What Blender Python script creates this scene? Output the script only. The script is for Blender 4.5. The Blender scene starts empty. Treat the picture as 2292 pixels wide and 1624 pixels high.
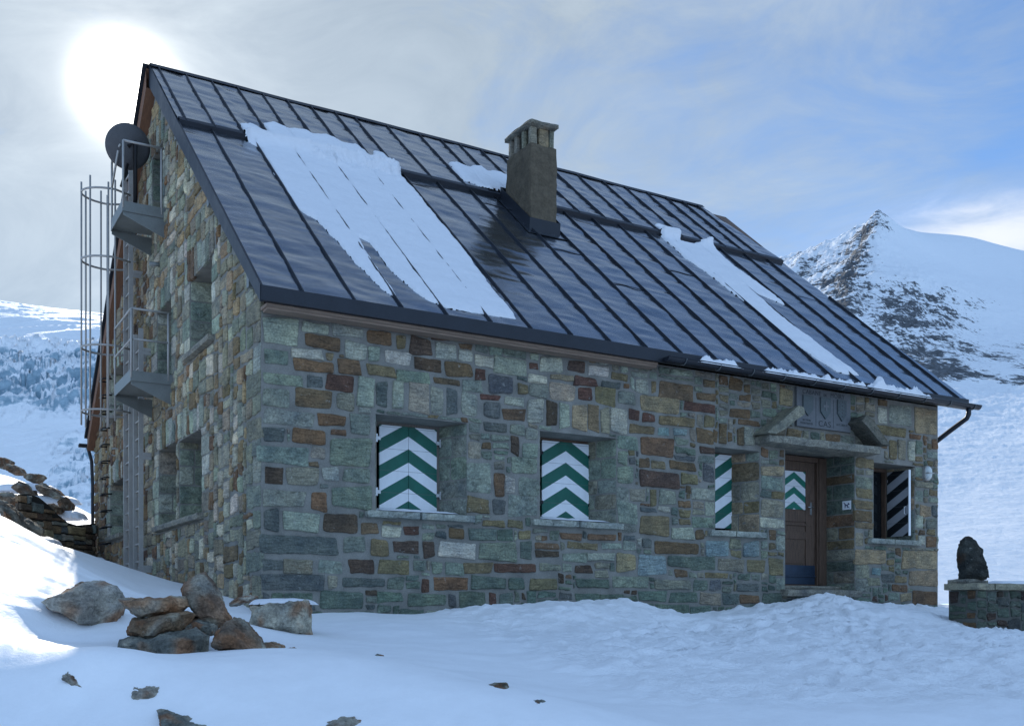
import bpy, bmesh, math, random
import numpy as np
from mathutils import Vector, Matrix, noise as mn

# ---------------------------------------------------------------- scene, camera
sc = bpy.context.scene
col = sc.collection
R = math.radians
F = 2341.0
CAMP = np.array([-3.547, -11.496, 0.0])
EX = np.array([.8606, .5093]); EY = np.array([-.5093, .8606])   # hut axes seen from the camera

def world(t, d, z):                 # t = sideways slope, d = distance ahead, z = height
    return np.array([CAMP[0] + d * (t * EX[0] + EX[1]), CAMP[1] + d * (t * EY[0] + EY[1]), z])

def at(px, py, d):                  # survey point: bearing of the photograph, distance d in metres
    return world((px - 1146) / F, d, (1370 - py) / F * d)

# ---------------------------------------------------------------- numpy noise
_rs = np.random.RandomState(7)
_P = np.concatenate([_rs.permutation(256)] * 3)
_G = _rs.normal(size=(256, 3)); _G /= np.linalg.norm(_G, axis=1)[:, None]

def perlin(x, y, z=0.0):
    x, y, z = np.broadcast_arrays(np.asarray(x, float), np.asarray(y, float), np.asarray(z, float))
    xi, yi, zi = np.floor(x).astype(int), np.floor(y).astype(int), np.floor(z).astype(int)
    xf, yf, zf = x - xi, y - yi, z - zi
    f = lambda t: t * t * t * (t * (t * 6 - 15) + 10)
    u, v, w = f(xf), f(yf), f(zf)
    r = 0
    for a in (0, 1):
        for b in (0, 1):
            for c in (0, 1):
                h = _P[(_P[(_P[(xi + a) & 255] + yi + b) & 255] + zi + c) & 255]
                g = _G[h]
                dd = g[..., 0] * (xf - a) + g[..., 1] * (yf - b) + g[..., 2] * (zf - c)
                r = r + dd * (u if a else 1 - u) * (v if b else 1 - v) * (w if c else 1 - w)
    return r * 1.6

def fbm(x, y, z=0.0, o=4, g=.5):
    r = 0; a = 1
    for i in range(o):
        r = r + a * perlin(np.asarray(x) * 2 ** i + i * 17.3, np.asarray(y) * 2 ** i - i * 9.1, np.asarray(z) * 2 ** i)
        a *= g
    return r

def ridged(x, y, o=4, g=.55):
    r = 0; a = 1
    for i in range(o):
        r = r + a * (1 - 2 * np.abs(perlin(np.asarray(x) * 2 ** i + i * 31.7, np.asarray(y) * 2 ** i + i * 5.3)))
        a *= g
    return r

def sstep(a, b, x):
    t = np.clip((np.asarray(x, float) - a) / (b - a), 0, 1)
    return t * t * (3 - 2 * t)

class TPS:
    def __init__(self, p, v, lam=1e-4):
        self.p = np.asarray(p, float); n = len(self.p)
        K = self.k(self.p, self.p) + lam * np.eye(n)
        A = np.zeros((n + 3, n + 3)); A[:n, :n] = K; A[:n, n] = 1; A[:n, n + 1:] = self.p
        A[n:, :n] = A[:n, n:].T
        self.w = np.linalg.solve(A, np.concatenate([v, [0, 0, 0]]))
    def k(self, a, b):
        r2 = ((a[:, None, :] - b[None, :, :]) ** 2).sum(-1)
        return .5 * r2 * np.log(r2 + 1e-12)
    def __call__(self, x, y):
        x = np.asarray(x, float); sh = x.shape
        q = np.stack([x.ravel(), np.asarray(y, float).ravel()], 1); out = np.empty(len(q)); n = len(self.p)
        for i in range(0, len(q), 20000):
            s = q[i:i + 20000]
            out[i:i + 20000] = self.k(s, self.p) @ self.w[:n] + self.w[n] + s @ self.w[n + 1:]
        return out.reshape(sh)

# ---------------------------------------------------------------- objects
def tag(o, label=None, cat=None, group=None, kind=None):
    if label: o['label'] = label
    if cat: o['category'] = cat
    if group: o['group'] = group
    if kind: o['kind'] = kind
    return o

def empty(name, loc=(0, 0, 0)):
    o = bpy.data.objects.new(name, None); col.objects.link(o); o.location = loc
    o.empty_display_size = .2
    return o

class MB:
    """collects geometry in world coordinates, links it as one mesh object"""
    def __init__(self): self.v = []; self.f = []; self.m = []; self.c = []; self.sm = []
    def add(self, vs, fs, mat=0, c=(1, 1, 1), smooth=False):
        n = len(self.v); self.v += [tuple(map(float, p)) for p in vs]
        if len(c) == len(vs) and hasattr(c[0], '__len__'): self.c += [tuple(k) for k in c]
        else: self.c += [tuple(c)] * len(vs)
        for f in fs: self.f.append([i + n for i in f]); self.m.append(mat); self.sm.append(smooth)
    def quad(self, a, b, c, d, mat=0, cc=(1, 1, 1)): self.add([a, b, c, d], [(0, 1, 2, 3)], mat, cc)
    def box(self, lo, hi, mat=0, c=(1, 1, 1)):
        x0, y0, z0 = lo; x1, y1, z1 = hi
        self.add([(x0, y0, z0), (x1, y0, z0), (x1, y1, z0), (x0, y1, z0), (x0, y0, z1), (x1, y0, z1), (x1, y1, z1), (x0, y1, z1)],
                 [(3, 2, 1, 0), (4, 5, 6, 7), (0, 1, 5, 4), (1, 2, 6, 5), (2, 3, 7, 6), (3, 0, 4, 7)], mat, c)
    def bar(self, p, q, w, h, up=(0, 0, 1), mat=0, c=(1, 1, 1)):
        p, q, up = Vector(p), Vector(q), Vector(up); d = (q - p).normalized(); s = d.cross(up).normalized(); u = s.cross(d)
        s *= w / 2; u *= h / 2
        self.add([p - s - u, p + s - u, p + s + u, p - s + u, q - s - u, q + s - u, q + s + u, q - s + u],
                 [(0, 1, 2, 3), (7, 6, 5, 4), (0, 4, 5, 1), (1, 5, 6, 2), (2, 6, 7, 3), (3, 7, 4, 0)], mat, c)
    def tube(self, pts, r, n=8, mat=0, c=(1, 1, 1), cap=True):
        pts = [Vector(p) for p in pts]; rings = []; up = Vector((.13, .21, .97))
        for i, p in enumerate(pts):
            d = (pts[min(i + 1, len(pts) - 1)] - pts[max(i - 1, 0)]).normalized()
            a = d.cross(up)
            if a.length < .05: a = d.cross(Vector((1, 0, 0)))
            a.normalize(); b = d.cross(a)
            rr = r[i] if hasattr(r, '__len__') else r
            rings.append([p + rr * (math.cos(2 * math.pi * k / n) * a + math.sin(2 * math.pi * k / n) * b) for k in range(n)])
        vs = [v for g in rings for v in g]; fs = []
        for i in range(len(pts) - 1):
            for k in range(n):
                fs.append((i * n + k, (i + 1) * n + k, (i + 1) * n + (k + 1) % n, i * n + (k + 1) % n))
        if cap: fs += [tuple(range(n)), tuple(range((len(pts) - 1) * n + n - 1, (len(pts) - 1) * n - 1, -1))]
        self.add(vs, fs, mat, c, True)
    def slab(self, o, ux, uy, uz, step=.08, amp=.008, mat=0, c=(1, 1, 1), seed=0, rnd=.02, freq=5):
        """hewn block: o corner, three edge vectors; worn edges and an uneven surface"""
        o, ux, uy, uz = Vector(o), Vector(ux), Vector(uy), Vector(uz)
        N = [max(2, int(e.length / step)) for e in (ux, uy, uz)]
        idx = {}; vs = []; fs = []
        def vid(i, j, k):
            key = (i, j, k)
            if key not in idx:
                t = [i / N[0], j / N[1], k / N[2]]; L = [ux.length, uy.length, uz.length]
                p = o + ux * t[0] + uy * t[1] + uz * t[2]
                ctr = o + (ux + uy + uz) * .5
                ext = sum(1 for a in t if a in (0, 1))
                if ext >= 2:
                    for a, e in zip(t, (ux, uy, uz)):
                        if a in (0, 1): p += e.normalized() * (rnd * .5 * (1 if a == 0 else -1))
                nv = mn.noise_vector(p * freq + Vector((seed * 3.1, seed * 1.7, seed)))
                p += nv * amp
                idx[key] = len(vs); vs.append(p)
            return idx[key]
        for ax in range(3):
            b, cc = [k for k in range(3) if k != ax]
            for s in (0, N[ax]):
                for i in range(N[b]):
                    for j in range(N[cc]):
                        q = []
                        for di, dj in ((0, 0), (1, 0), (1, 1), (0, 1)):
                            k = [0, 0, 0]; k[ax] = s; k[b] = i + di; k[cc] = j + dj; q.append(vid(*k))
                        if (s == 0) != (ax == 1): q.reverse()
                        fs.append(q)
        self.add(vs, fs, mat, c)
    def build(self, name, mats, parent=None, origin=None, fix=False):
        base = np.zeros(3)
        p = parent
        while p is not None: base = base + np.array(p.location); p = p.parent
        if parent is None and origin is not None: base = np.array(origin, float)
        me = bpy.data.meshes.new(name)
        v = np.array(self.v, float) - base
        me.from_pydata(v.tolist(), [], self.f)
        for m in (mats if isinstance(mats, (list, tuple)) else [mats]): me.materials.append(m)
        me.polygons.foreach_set('material_index', self.m)
        me.polygons.foreach_set('use_smooth', self.sm)
        ca = me.color_attributes.new('Col', 'FLOAT_COLOR', 'POINT')
        ca.data.foreach_set('color', np.hstack([np.array(self.c, float), np.ones((len(self.c), 1))]).ravel())
        if fix:
            bm = bmesh.new(); bm.from_mesh(me); bmesh.ops.recalc_face_normals(bm, faces=bm.faces); bm.to_mesh(me); bm.free()
        me.update()
        o = bpy.data.objects.new(name, me); col.objects.link(o)
        if parent is not None: o.parent = parent
        elif origin is not None: o.location = origin
        return o

def grid_obj(name, P, mat, C=None, parent=None, keep=None, smooth=True, origin=None):
    """P: (n,m,3) array of points"""
    n, m = P.shape[:2]
    i = np.arange(n * m).reshape(n, m)
    q = np.stack([i[:-1, :-1], i[1:, :-1], i[1:, 1:], i[:-1, 1:]], -1).reshape(-1, 4)
    if keep is not None:
        k = keep.ravel(); q = q[k[q].sum(1) >= 3]
    v = P.reshape(-1, 3) - (np.array(origin) if origin is not None else 0)
    c = C.reshape(-1, 3) if C is not None else np.ones((n * m, 3))
    if keep is not None:
        used = np.unique(q); mp = -np.ones(n * m, int); mp[used] = np.arange(len(used)); q = mp[q]; v = v[used]; c = c[used]
    me = bpy.data.meshes.new(name)
    me.vertices.add(len(v)); me.vertices.foreach_set('co', v.ravel())
    me.loops.add(q.size); me.loops.foreach_set('vertex_index', q.ravel().astype(np.int32))
    me.polygons.add(len(q)); me.polygons.foreach_set('loop_start', np.arange(0, q.size, 4, dtype=np.int32))
    me.polygons.foreach_set('loop_total', np.full(len(q), 4, dtype=np.int32))
    me.update(calc_edges=True)
    me.polygons.foreach_set('use_smooth', np.full(len(q), smooth))
    ca = me.color_attributes.new('Col', 'FLOAT_COLOR', 'POINT')
    ca.data.foreach_set('color', np.hstack([c, np.ones((len(c), 1))]).ravel())
    me.materials.append(mat); me.update()
    o = bpy.data.objects.new(name, me); col.objects.link(o)
    if parent is not None: o.parent = parent
    elif origin is not None: o.location = origin
    return o

# ---------------------------------------------------------------- materials
class Nodes:
    def __init__(self, name):
        self.mat = bpy.data.materials.new(name); self.mat.use_nodes = True
        self.t = self.mat.node_tree; self.b = self.t.nodes['Principled BSDF']
    def n(self, typ, **kw):
        x = self.t.nodes.new(typ)
        for k, v in kw.items():
            if k.startswith('i_'): x.inputs[k[2:].replace('_', ' ')].default_value = v
            else: setattr(x, k, v)
        return x
    def l(self, a, b): self.t.links.new(a, b)
    def coord(self, scale=(1, 1, 1), which='Object', rot=(0, 0, 0)):
        tc = self.n('ShaderNodeTexCoord'); mp = self.n('ShaderNodeMapping'); mp.inputs['Scale'].default_value = scale
        mp.inputs['Rotation'].default_value = rot
        self.l(tc.outputs[which], mp.inputs['Vector']); return mp.outputs['Vector']
    def noise(self, vec, scale=5, detail=4, rough=.55, dist=0):
        x = self.n('ShaderNodeTexNoise'); x.inputs['Scale'].default_value = scale; x.inputs['Detail'].default_value = detail
        x.inputs['Roughness'].default_value = rough; x.inputs['Distortion'].default_value = dist
        if vec is not None: self.l(vec, x.inputs['Vector'])
        return x.outputs['Fac']
    def ramp(self, fac, stops):
        x = self.n('ShaderNodeValToRGB'); e = x.color_ramp.elements
        while len(e) < len(stops): e.new(.5)
        for k, (p, c) in zip(e, stops):
            k.position = p; k.color = (c if hasattr(c, '__len__') else (c, c, c)) + (1,) if hasattr(c, '__len__') else (c, c, c, 1)
        self.l(fac, x.inputs['Fac']); return x.outputs['Color']
    def mix(self, fac, a, b, mode='MIX'):
        x = self.n('ShaderNodeMix', data_type='RGBA', blend_type=mode)
        for s, v in ((x.inputs[0], fac), (x.inputs[6], a), (x.inputs[7], b)):
            if hasattr(v, 'links') or hasattr(v, 'is_linked'): self.l(v, s)
            elif hasattr(v, '__len__'): s.default_value = tuple(v) + (1,) if len(v) == 3 else v
            else: s.default_value = v if s.type == 'VALUE' else (v, v, v, 1)
        return x.outputs[2]
    def math(self, op, a, b=None, c=None, clamp=False):
        x = self.n('ShaderNodeMath', operation=op); x.use_clamp = clamp
        for s, v in zip(x.inputs, (a, b, c)):
            if v is None: continue
            if hasattr(v, 'is_linked'): self.l(v, s)
            else: s.default_value = v
        return x.outputs[0]
    def maprange(self, v, a, b, c=0, d=1):
        x = self.n('ShaderNodeMapRange'); self.l(v, x.inputs[0])
        for i, k in enumerate((a, b, c, d)): x.inputs[i + 1].default_value = k
        return x.outputs[0]
    def bump(self, h, strength=.4, dist=.02, prev=None):
        x = self.n('ShaderNodeBump'); x.inputs['Strength'].default_value = strength; x.inputs['Distance'].default_value = dist
        self.l(h, x.inputs['Height'])
        if prev is not None: self.l(prev, x.inputs['Normal'])
        return x.outputs['Normal']
    def attr(self):
        x = self.n('ShaderNodeAttribute'); x.attribute_name = 'Col'; return x.outputs['Color']
    def done(self, color=None, rough=None, normal=None, metal=None, spec=None):
        b = self.b
        for s, v in (('Base Color', color), ('Roughness', rough), ('Normal', normal), ('Metallic', metal), ('Specular IOR Level', spec)):
            if v is None: continue
            if hasattr(v, 'is_linked'): self.l(v, b.inputs[s])
            elif hasattr(v, '__len__'): b.inputs[s].default_value = tuple(v) + (1,)
            else: b.inputs[s].default_value = v
        return self.mat

def stone_mat(name, strata=(2, 2, 16), var=1.0, bump=.9, rustiness=.22):
    N = Nodes(name); a = N.attr()
    st = N.noise(N.coord(strata), 3, 6, .65, .8)
    big = N.noise(N.coord(), 4, 3, .6)
    fine = N.noise(N.coord(), 45, 5, .7)
    c = N.mix(1, a, N.ramp(st, [(.25, .38), (.48, .95), (.62, 1.15), (.8, 1.8)]), 'MULTIPLY')
    c = N.mix(1, c, N.ramp(big, [(.25, (.58, .62, .68)), (.75, (1.42, 1.34, 1.2))]), 'MULTIPLY')
    c = N.mix(1, c, N.ramp(fine, [(.25, .45), (.75, 1.55)]), 'MULTIPLY')
    rm = N.ramp(N.noise(N.coord((1, 1, 2)), 2.6, 5, .7, .5), [(.56, 0.0), (.72, rustiness)])
    c = N.mix(rm, c, N.mix(1, c, (1.35, .85, .55), 'MULTIPLY'))
    # pale lichen and lime bloom
    lm = N.ramp(N.noise(N.coord(), 13, 4, .75, .3), [(.62, 0.0), (.70, .4)])
    c = N.mix(lm, c, (.42, .43, .40))
    h = N.mix(.45, N.mix(.5, st, fine), N.noise(N.coord((1, 1, 2.2)), 14, 6, .7))
    return N.done(c, .85, N.bump(h, bump, .035), spec=.25)

def plain(name, color, rough=.6, metal=0, noise_s=8, var=.25, bump=.15, bd=.01, scale=(1, 1, 1), spec=.4, fine=60):
    N = Nodes(name); f = N.noise(N.coord(scale), noise_s, 5, .6); g = N.noise(N.coord(scale), fine, 4, .6)
    m = N.mix(.4, f, g)
    lo = tuple(k * (1 - var) for k in color); hi = tuple(min(1, k * (1 + var)) for k in color)
    c = N.ramp(m, [(.3, lo), (.7, hi)])
    r = N.maprange(f, .3, .7, rough * .85, min(1, rough * 1.15))
    return N.done(c, r, N.bump(m, bump, bd), metal, spec)

M = {}
M['stone'] = stone_mat('schist_stone')
M['ashlar'] = stone_mat('dressed_stone', (3, 3, 5), bump=.5, rustiness=.15)
M['rock'] = stone_mat('field_rock', (2, 2, 5), bump=1.6, rustiness=.5)
M['mortar'] = plain('lime_mortar', (.20, .197, .178), .95, 0, 4, .42, .6, .02, spec=.15)
M['dark_gap'] = plain('dark_joint_backing', (.035, .033, .03), .95)  # near-black backing between the dry stones
M['concrete'] = plain('roughcast', (.105, .088, .064), .95, 0, 9, .4, 1.0, .03, spec=.15, fine=38)
M['galv'] = plain('galvanised_steel', (.36, .35, .335), .5, .4, 6, .2, .08)
M['galv_plate'] = plain('painted_steel_plate', (.19, .205, .20), .5, .35, 5, .2, .1)
M['black_metal'] = plain('dark_sheet_metal', (.018, .022, .03), .45, .3, 4, .3, .1)
M['black_iron'] = plain('black_iron', (.012, .012, .014), .5, .4)
M['wood_dark'] = plain('brown_weathered_wood', (.115, .072, .050), .65, 0, 5, .75, .5, .01, (14, 14, 1.2))
M['wood_grey'] = plain('grey_weathered_wood', (.17, .15, .13), .75, 0, 5, .5, .5, .01, (14, 14, 1.2))
M['wood_long'] = plain('soffit_boards', (.22, .16, .12), .8, 0, 5, .45, .4, .01, (1, 12, 12))
M['wood_barge'] = plain('reddish_verge_boards', (.17, .085, .05), .8, 0, 5, .4, .4, .01, (12, 1.5, 1.5))
M['wood_fresh'] = plain('yellow_timber', (.45, .30, .11), .7)
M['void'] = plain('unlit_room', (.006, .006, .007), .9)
M['glass'] = plain('window_glass', (.012, .015, .018), .08, 0, 3, .1, 0, .001, spec=.6)
M['white_paint'] = plain('white_paint', (.78, .80, .82), .5, 0, 9, .05, .05)
M['kick'] = plain('blue_grey_kick_plate', (.03, .05, .085), .4, .4)
M['plaque'] = plain('grey_carved_slate', (.135, .145, .155), .85, 0, 20, .22, .3, .004)
M['plaque_dark'] = plain('darker_slate', (.095, .115, .12), .85, 0, 20, .2, .3, .004)  # darker slate tone for the raised shields
M['letter'] = plain('cut_lettering', (.045, .05, .055), .9)
M['dish'] = plain('satellite_dish_paint', (.07, .07, .075), .6)
M['lamp_glass'] = plain('frosted_lamp_glass', (.55, .60, .60), .3)
M['sign_blue'] = plain('dark_blue_print', (.01, .015, .08), .5)
M['straps'] = plain('gutter_straps', (.20, .22, .23), .4, .5)
M['inox'] = plain('dull_steel', (.45, .46, .47), .35, .8)

def snow_mat(name, c=(.84, .86, .89), bump=.35, bd=.03, s1=7, s2=40):
    N = Nodes(name)
    a = N.noise(N.coord(), s1, 5, .6); b = N.noise(N.coord(), s2, 4, .65)
    cc = N.ramp(a, [(.3, tuple(k * .95 for k in c)), (.7, c)])
    nb = N.bump(N.mix(.35, a, b), bump, bd)
    m = N.done(cc, .55, nb, spec=.3)
    N.b.inputs['Subsurface Weight'].default_value = .0
    return m
M['snow'] = snow_mat('ground_snow')
_t = M['snow'].node_tree; _b = [n for n in _t.nodes if n.type == 'BUMP'][0]                 # trodden snow is rougher
_a = _t.nodes.new('ShaderNodeAttribute'); _a.attribute_name = 'Col'; _m = _t.nodes.new('ShaderNodeMapRange'); _m.inputs[3].default_value = .2; _m.inputs[4].default_value = 1.0
_t.links.new(_a.outputs['Fac'], _m.inputs[0]); _t.links.new(_m.outputs[0], _b.inputs['Strength']); _b.inputs['Distance'].default_value = .05
M['roof_snow'] = snow_mat('roof_snow', (.70, .72, .76), bump=.25, bd=.015, s1=11, s2=60)

def chevron(name, xc, top, k, period, green, dark, light, axis=0):
    """painted boards: chevrons of two paints, apex on xc"""
    N = Nodes(name); tc = N.n('ShaderNodeTexCoord'); s = N.n('ShaderNodeSeparateXYZ'); N.l(tc.outputs['Object'], s.inputs[0])
    a = N.math('ABSOLUTE', N.math('SUBTRACT', s.outputs[axis], xc))
    t = N.math('DIVIDE', N.math('SUBTRACT', top, N.math('MULTIPLY_ADD', a, k, s.outputs[2])), period)
    fr = N.math('FRACT', N.math('ADD', t, 20.0))
    st = N.math('LESS_THAN', fr, green)
    wear = N.noise(N.coord((1, 1, .6)), 9, 5, .7)
    gc = N.ramp(wear, [(.3, tuple(q * .8 for q in dark)), (.7, tuple(q * 1.15 for q in dark))])
    wc = N.ramp(wear, [(.25, tuple(q * .9 for q in light)), (.6, light)])
    c = N.mix(st, wc, gc)
    chip = N.ramp(N.noise(N.coord(), 30, 5, .75), [(.70, 0.0), (.73, .5)])
    c = N.mix(chip, c, (.34, .34, .33))
    # board joints every 14 cm
    j = N.math('ABSOLUTE', N.math('SUBTRACT', N.math('FRACT', N.math('DIVIDE', s.outputs[2], .27)), .5))
    jm = N.math('LESS_THAN', j, .012)
    c = N.mix(N.math('MULTIPLY', jm, .55), c, (.10, .11, .11))
    return N.done(c, .5, N.bump(wear, .08, .004), spec=.35)

GREEN = (.006, .105, .075); WHITE = (.74, .77, .80)
M['chev1'] = chevron('chevron_paint_pair', 2.0, 2.3645, .58, .3235, .52, GREEN, WHITE)
M['chev2'] = chevron('chevron_paint_single', 4.357, 2.3774, .58, .3320, .53, GREEN, WHITE)
M['chev3'] = chevron('diagonal_paint', 7.6, 2.50, .62, .332, .5, GREEN, WHITE)
M['chev4'] = chevron('diagonal_paint_inner', -3.0, 5.0, .62, .30, .5, (.007, .010, .013), (.30, .31, .33), axis=1)
M['chevd'] = chevron('chevron_paint_door', 8.88, 2.254, .60, .235, .47, (.008, .16, .11), WHITE)
# ---------------------------------------------------------------- masonry
PAL = dict(p=(.255, .28, .258), w=(.35, .355, .33), g=(.165, .195, .178), q=(.105, .138, .125), x=(.195, .19, .165), r=(.145, .092, .062),
           b=(.135, .095, .065), o=(.165, .138, .092), d=(.080, .058, .048), m=(.098, .056, .048), s=(.095, .108, .118), k=(.28, .245, .22),
           t=(.245, .205, .15), u=(.17, .235, .26))
def tint(k, rng, v=.12, wm=(1.10, 1.08, .97)):
    f = 1 + rng.uniform(-v, v)
    return tuple(max(.01, c * f * w * (1 + rng.uniform(-.05, .05))) for c, w in zip(PAL[k], wm))

def one_stone(mb, rect, fr, c, rng, relief=.022, wob=.020, mat=1, tilt=.14, sink=.03):
    """a rough stone on a wall plane: fr(a, b, n) -> point, n = height off the wall"""
    a0, b0, a1, b1 = rect; w, h = a1 - a0, b1 - b0
    if w < .03 or h < .03: return
    cs = []
    for (x, y) in ((a0, b0), (a1, b0), (a1, b1), (a0, b1)):
        cs.append([x + rng.uniform(-tilt, tilt) * min(w, .3) * .55, y + rng.uniform(-tilt, tilt) * min(h, .25) * .9])
    r = min(w, h) * rng.uniform(.05, .22); step = .045
    pts = []
    for i in range(4):
        p0, p1, p2 = cs[i - 1], cs[i], cs[(i + 1) % 4]
        d0 = Vector((p0[0] - p1[0], p0[1] - p1[1])).normalized(); d1 = Vector((p2[0] - p1[0], p2[1] - p1[1])); L = d1.length; d1.normalize()
        p = Vector(p1); q = p + d0 * r; s = p + d1 * r
        for t in (0, .5): pts.append(q * (1 - t) ** 2 + p * 2 * t * (1 - t) + s * t * t)
        n = max(1, int((L - 2 * r) / step))
        e = Vector(p2) - d1 * r
        for j in range(n): pts.append(s.lerp(e, j / n))
    so = rng.uniform(0, 99)
    out = []
    ctr = Vector(((a0 + a1) / 2, (b0 + b1) / 2))
    for p in pts:
        nv = mn.noise_vector(Vector((p.x * 9, p.y * 9, so))) * wob + mn.noise_vector(Vector((p.x * 26, p.y * 26, so))) * wob * .5
        out.append(p + Vector((nv.x, nv.y)))
    n = len(out); vs = []; fs = []
    base = relief * rng.uniform(.45, 1.25); gx = rng.uniform(-.25, .25) * relief / max(w, .15); gy = rng.uniform(-.3, .3) * relief / max(h, .12)
    def ring(delta, hh, amp):
        for p in out:
            d = ctr - p; q = p + d.normalized() * min(delta, d.length * .6)
            z = hh + gx * (q.x - ctr.x) + gy * (q.y - ctr.y) + amp * mn.noise(Vector((q.x * 11, q.y * 17, so))) + amp * .6 * mn.noise(Vector((q.x * 31, q.y * 37, so)))
            vs.append(fr(q.x, q.y, z))
    ring(0, -sink, 0); ring(.003, base * .55, .003); ring(.016, base, .006); ring(min(w, h) * .22, base * 1.12, .011); ring(min(w, h) * .38, base * 1.15, .012)
    vs.append(fr(ctr.x, ctr.y, base * 1.15 + .01 * mn.noise(Vector((ctr.x * 9, ctr.y * 9, so)))))
    for k in range(4):
        for i in range(n): fs.append((k * n + i, k * n + (i + 1) % n, (k + 1) * n + (i + 1) % n, (k + 1) * n + i))
    for i in range(n): fs.append((4 * n + i, 4 * n + (i + 1) % n, 5 * n))
    mb.add(vs, fs, mat, c)

def fill(occ, a0, b0, rng, wr=(.14, .5), hr=(.10, .24), cell=.02, gap=.013):
    """coursed rubble in whatever is still free of the occupancy grid occ[row, column]"""
    H, W = occ.shape; res = []
    ref_h = [rng.uniform(*hr) for _ in range(400)]
    for r in range(H):
        c = 0
        while c < W:
            if occ[r, c]: c += 1; continue
            tw = int(rng.uniform(*wr) ** 1 / cell); th = int((ref_h[(r // 6) % 400] * .5 + rng.uniform(*hr) * .5) / cell)
            w = 0
            while w < tw and c + w < W and not occ[r, c + w]: w += 1
            rem = 0
            while c + w + rem < W and rem < 6 and not occ[r, c + w + rem]: rem += 1
            if rem < 6: w += rem
            h = 1
            while h < th and r + h < H and not occ[r + h, c:c + w].any(): h += 1
            rem = 0
            while r + h + rem < H and rem < 4 and not occ[r + h + rem, c:c + w].any(): rem += 1
            if rem < 4: h += rem
            occ[r:r + h, c:c + w] = True
            if w * cell > .055 and h * cell > .05:
                res.append((a0 + c * cell + gap, b0 + r * cell + gap, a0 + (c + w) * cell - gap, b0 + (r + h) * cell - gap))
            c += w
    return res

def mark(occ, a0, b0, rect, cell=.02, pad=0.0):
    c0 = max(0, int((rect[0] - pad - a0) / cell + .5)); c1 = int((rect[2] + pad - a0) / cell + .5)
    r0 = max(0, int((rect[1] - pad - b0) / cell + .5)); r1 = int((rect[3] + pad - b0) / cell + .5)
    s = occ[r0:r1, c0:c1]; f = s.mean() if s.size else 1
    return (slice(r0, r1), slice(c0, c1)), f

def mortar(mb, a0, a1, b0, b1, holes, fr, top=None, mat=0, step=.3):
    A = sorted(set([a0, a1] + [h[0] for h in holes] + [h[2] for h in holes] + list(np.arange(a0 + step, a1, step))))
    B = sorted(set([b0, b1] + [h[1] for h in holes] + [h[3] for h in holes] + list(np.arange(b0 + step, b1, step))))
    for i in range(len(A) - 1):
        for j in range(len(B) - 1):
            ca, cb = (A[i] + A[i + 1]) / 2, (B[j] + B[j + 1]) / 2
            if any(h[0] < ca < h[2] and h[1] < cb < h[3] for h in holes): continue
            q = [(A[i], B[j]), (A[i + 1], B[j]), (A[i + 1], B[j + 1]), (A[i], B[j + 1])]
            if top is not None:
                q = [(a, min(b, top(a))) for a, b in q]
                if q[2][1] - q[1][1] < 1e-4 and q[3][1] - q[0][1] < 1e-4: continue
            mb.add([fr(a, b, 0) for a, b in q], [(0, 1, 2, 3)], mat, (1, 1, 1))

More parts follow.
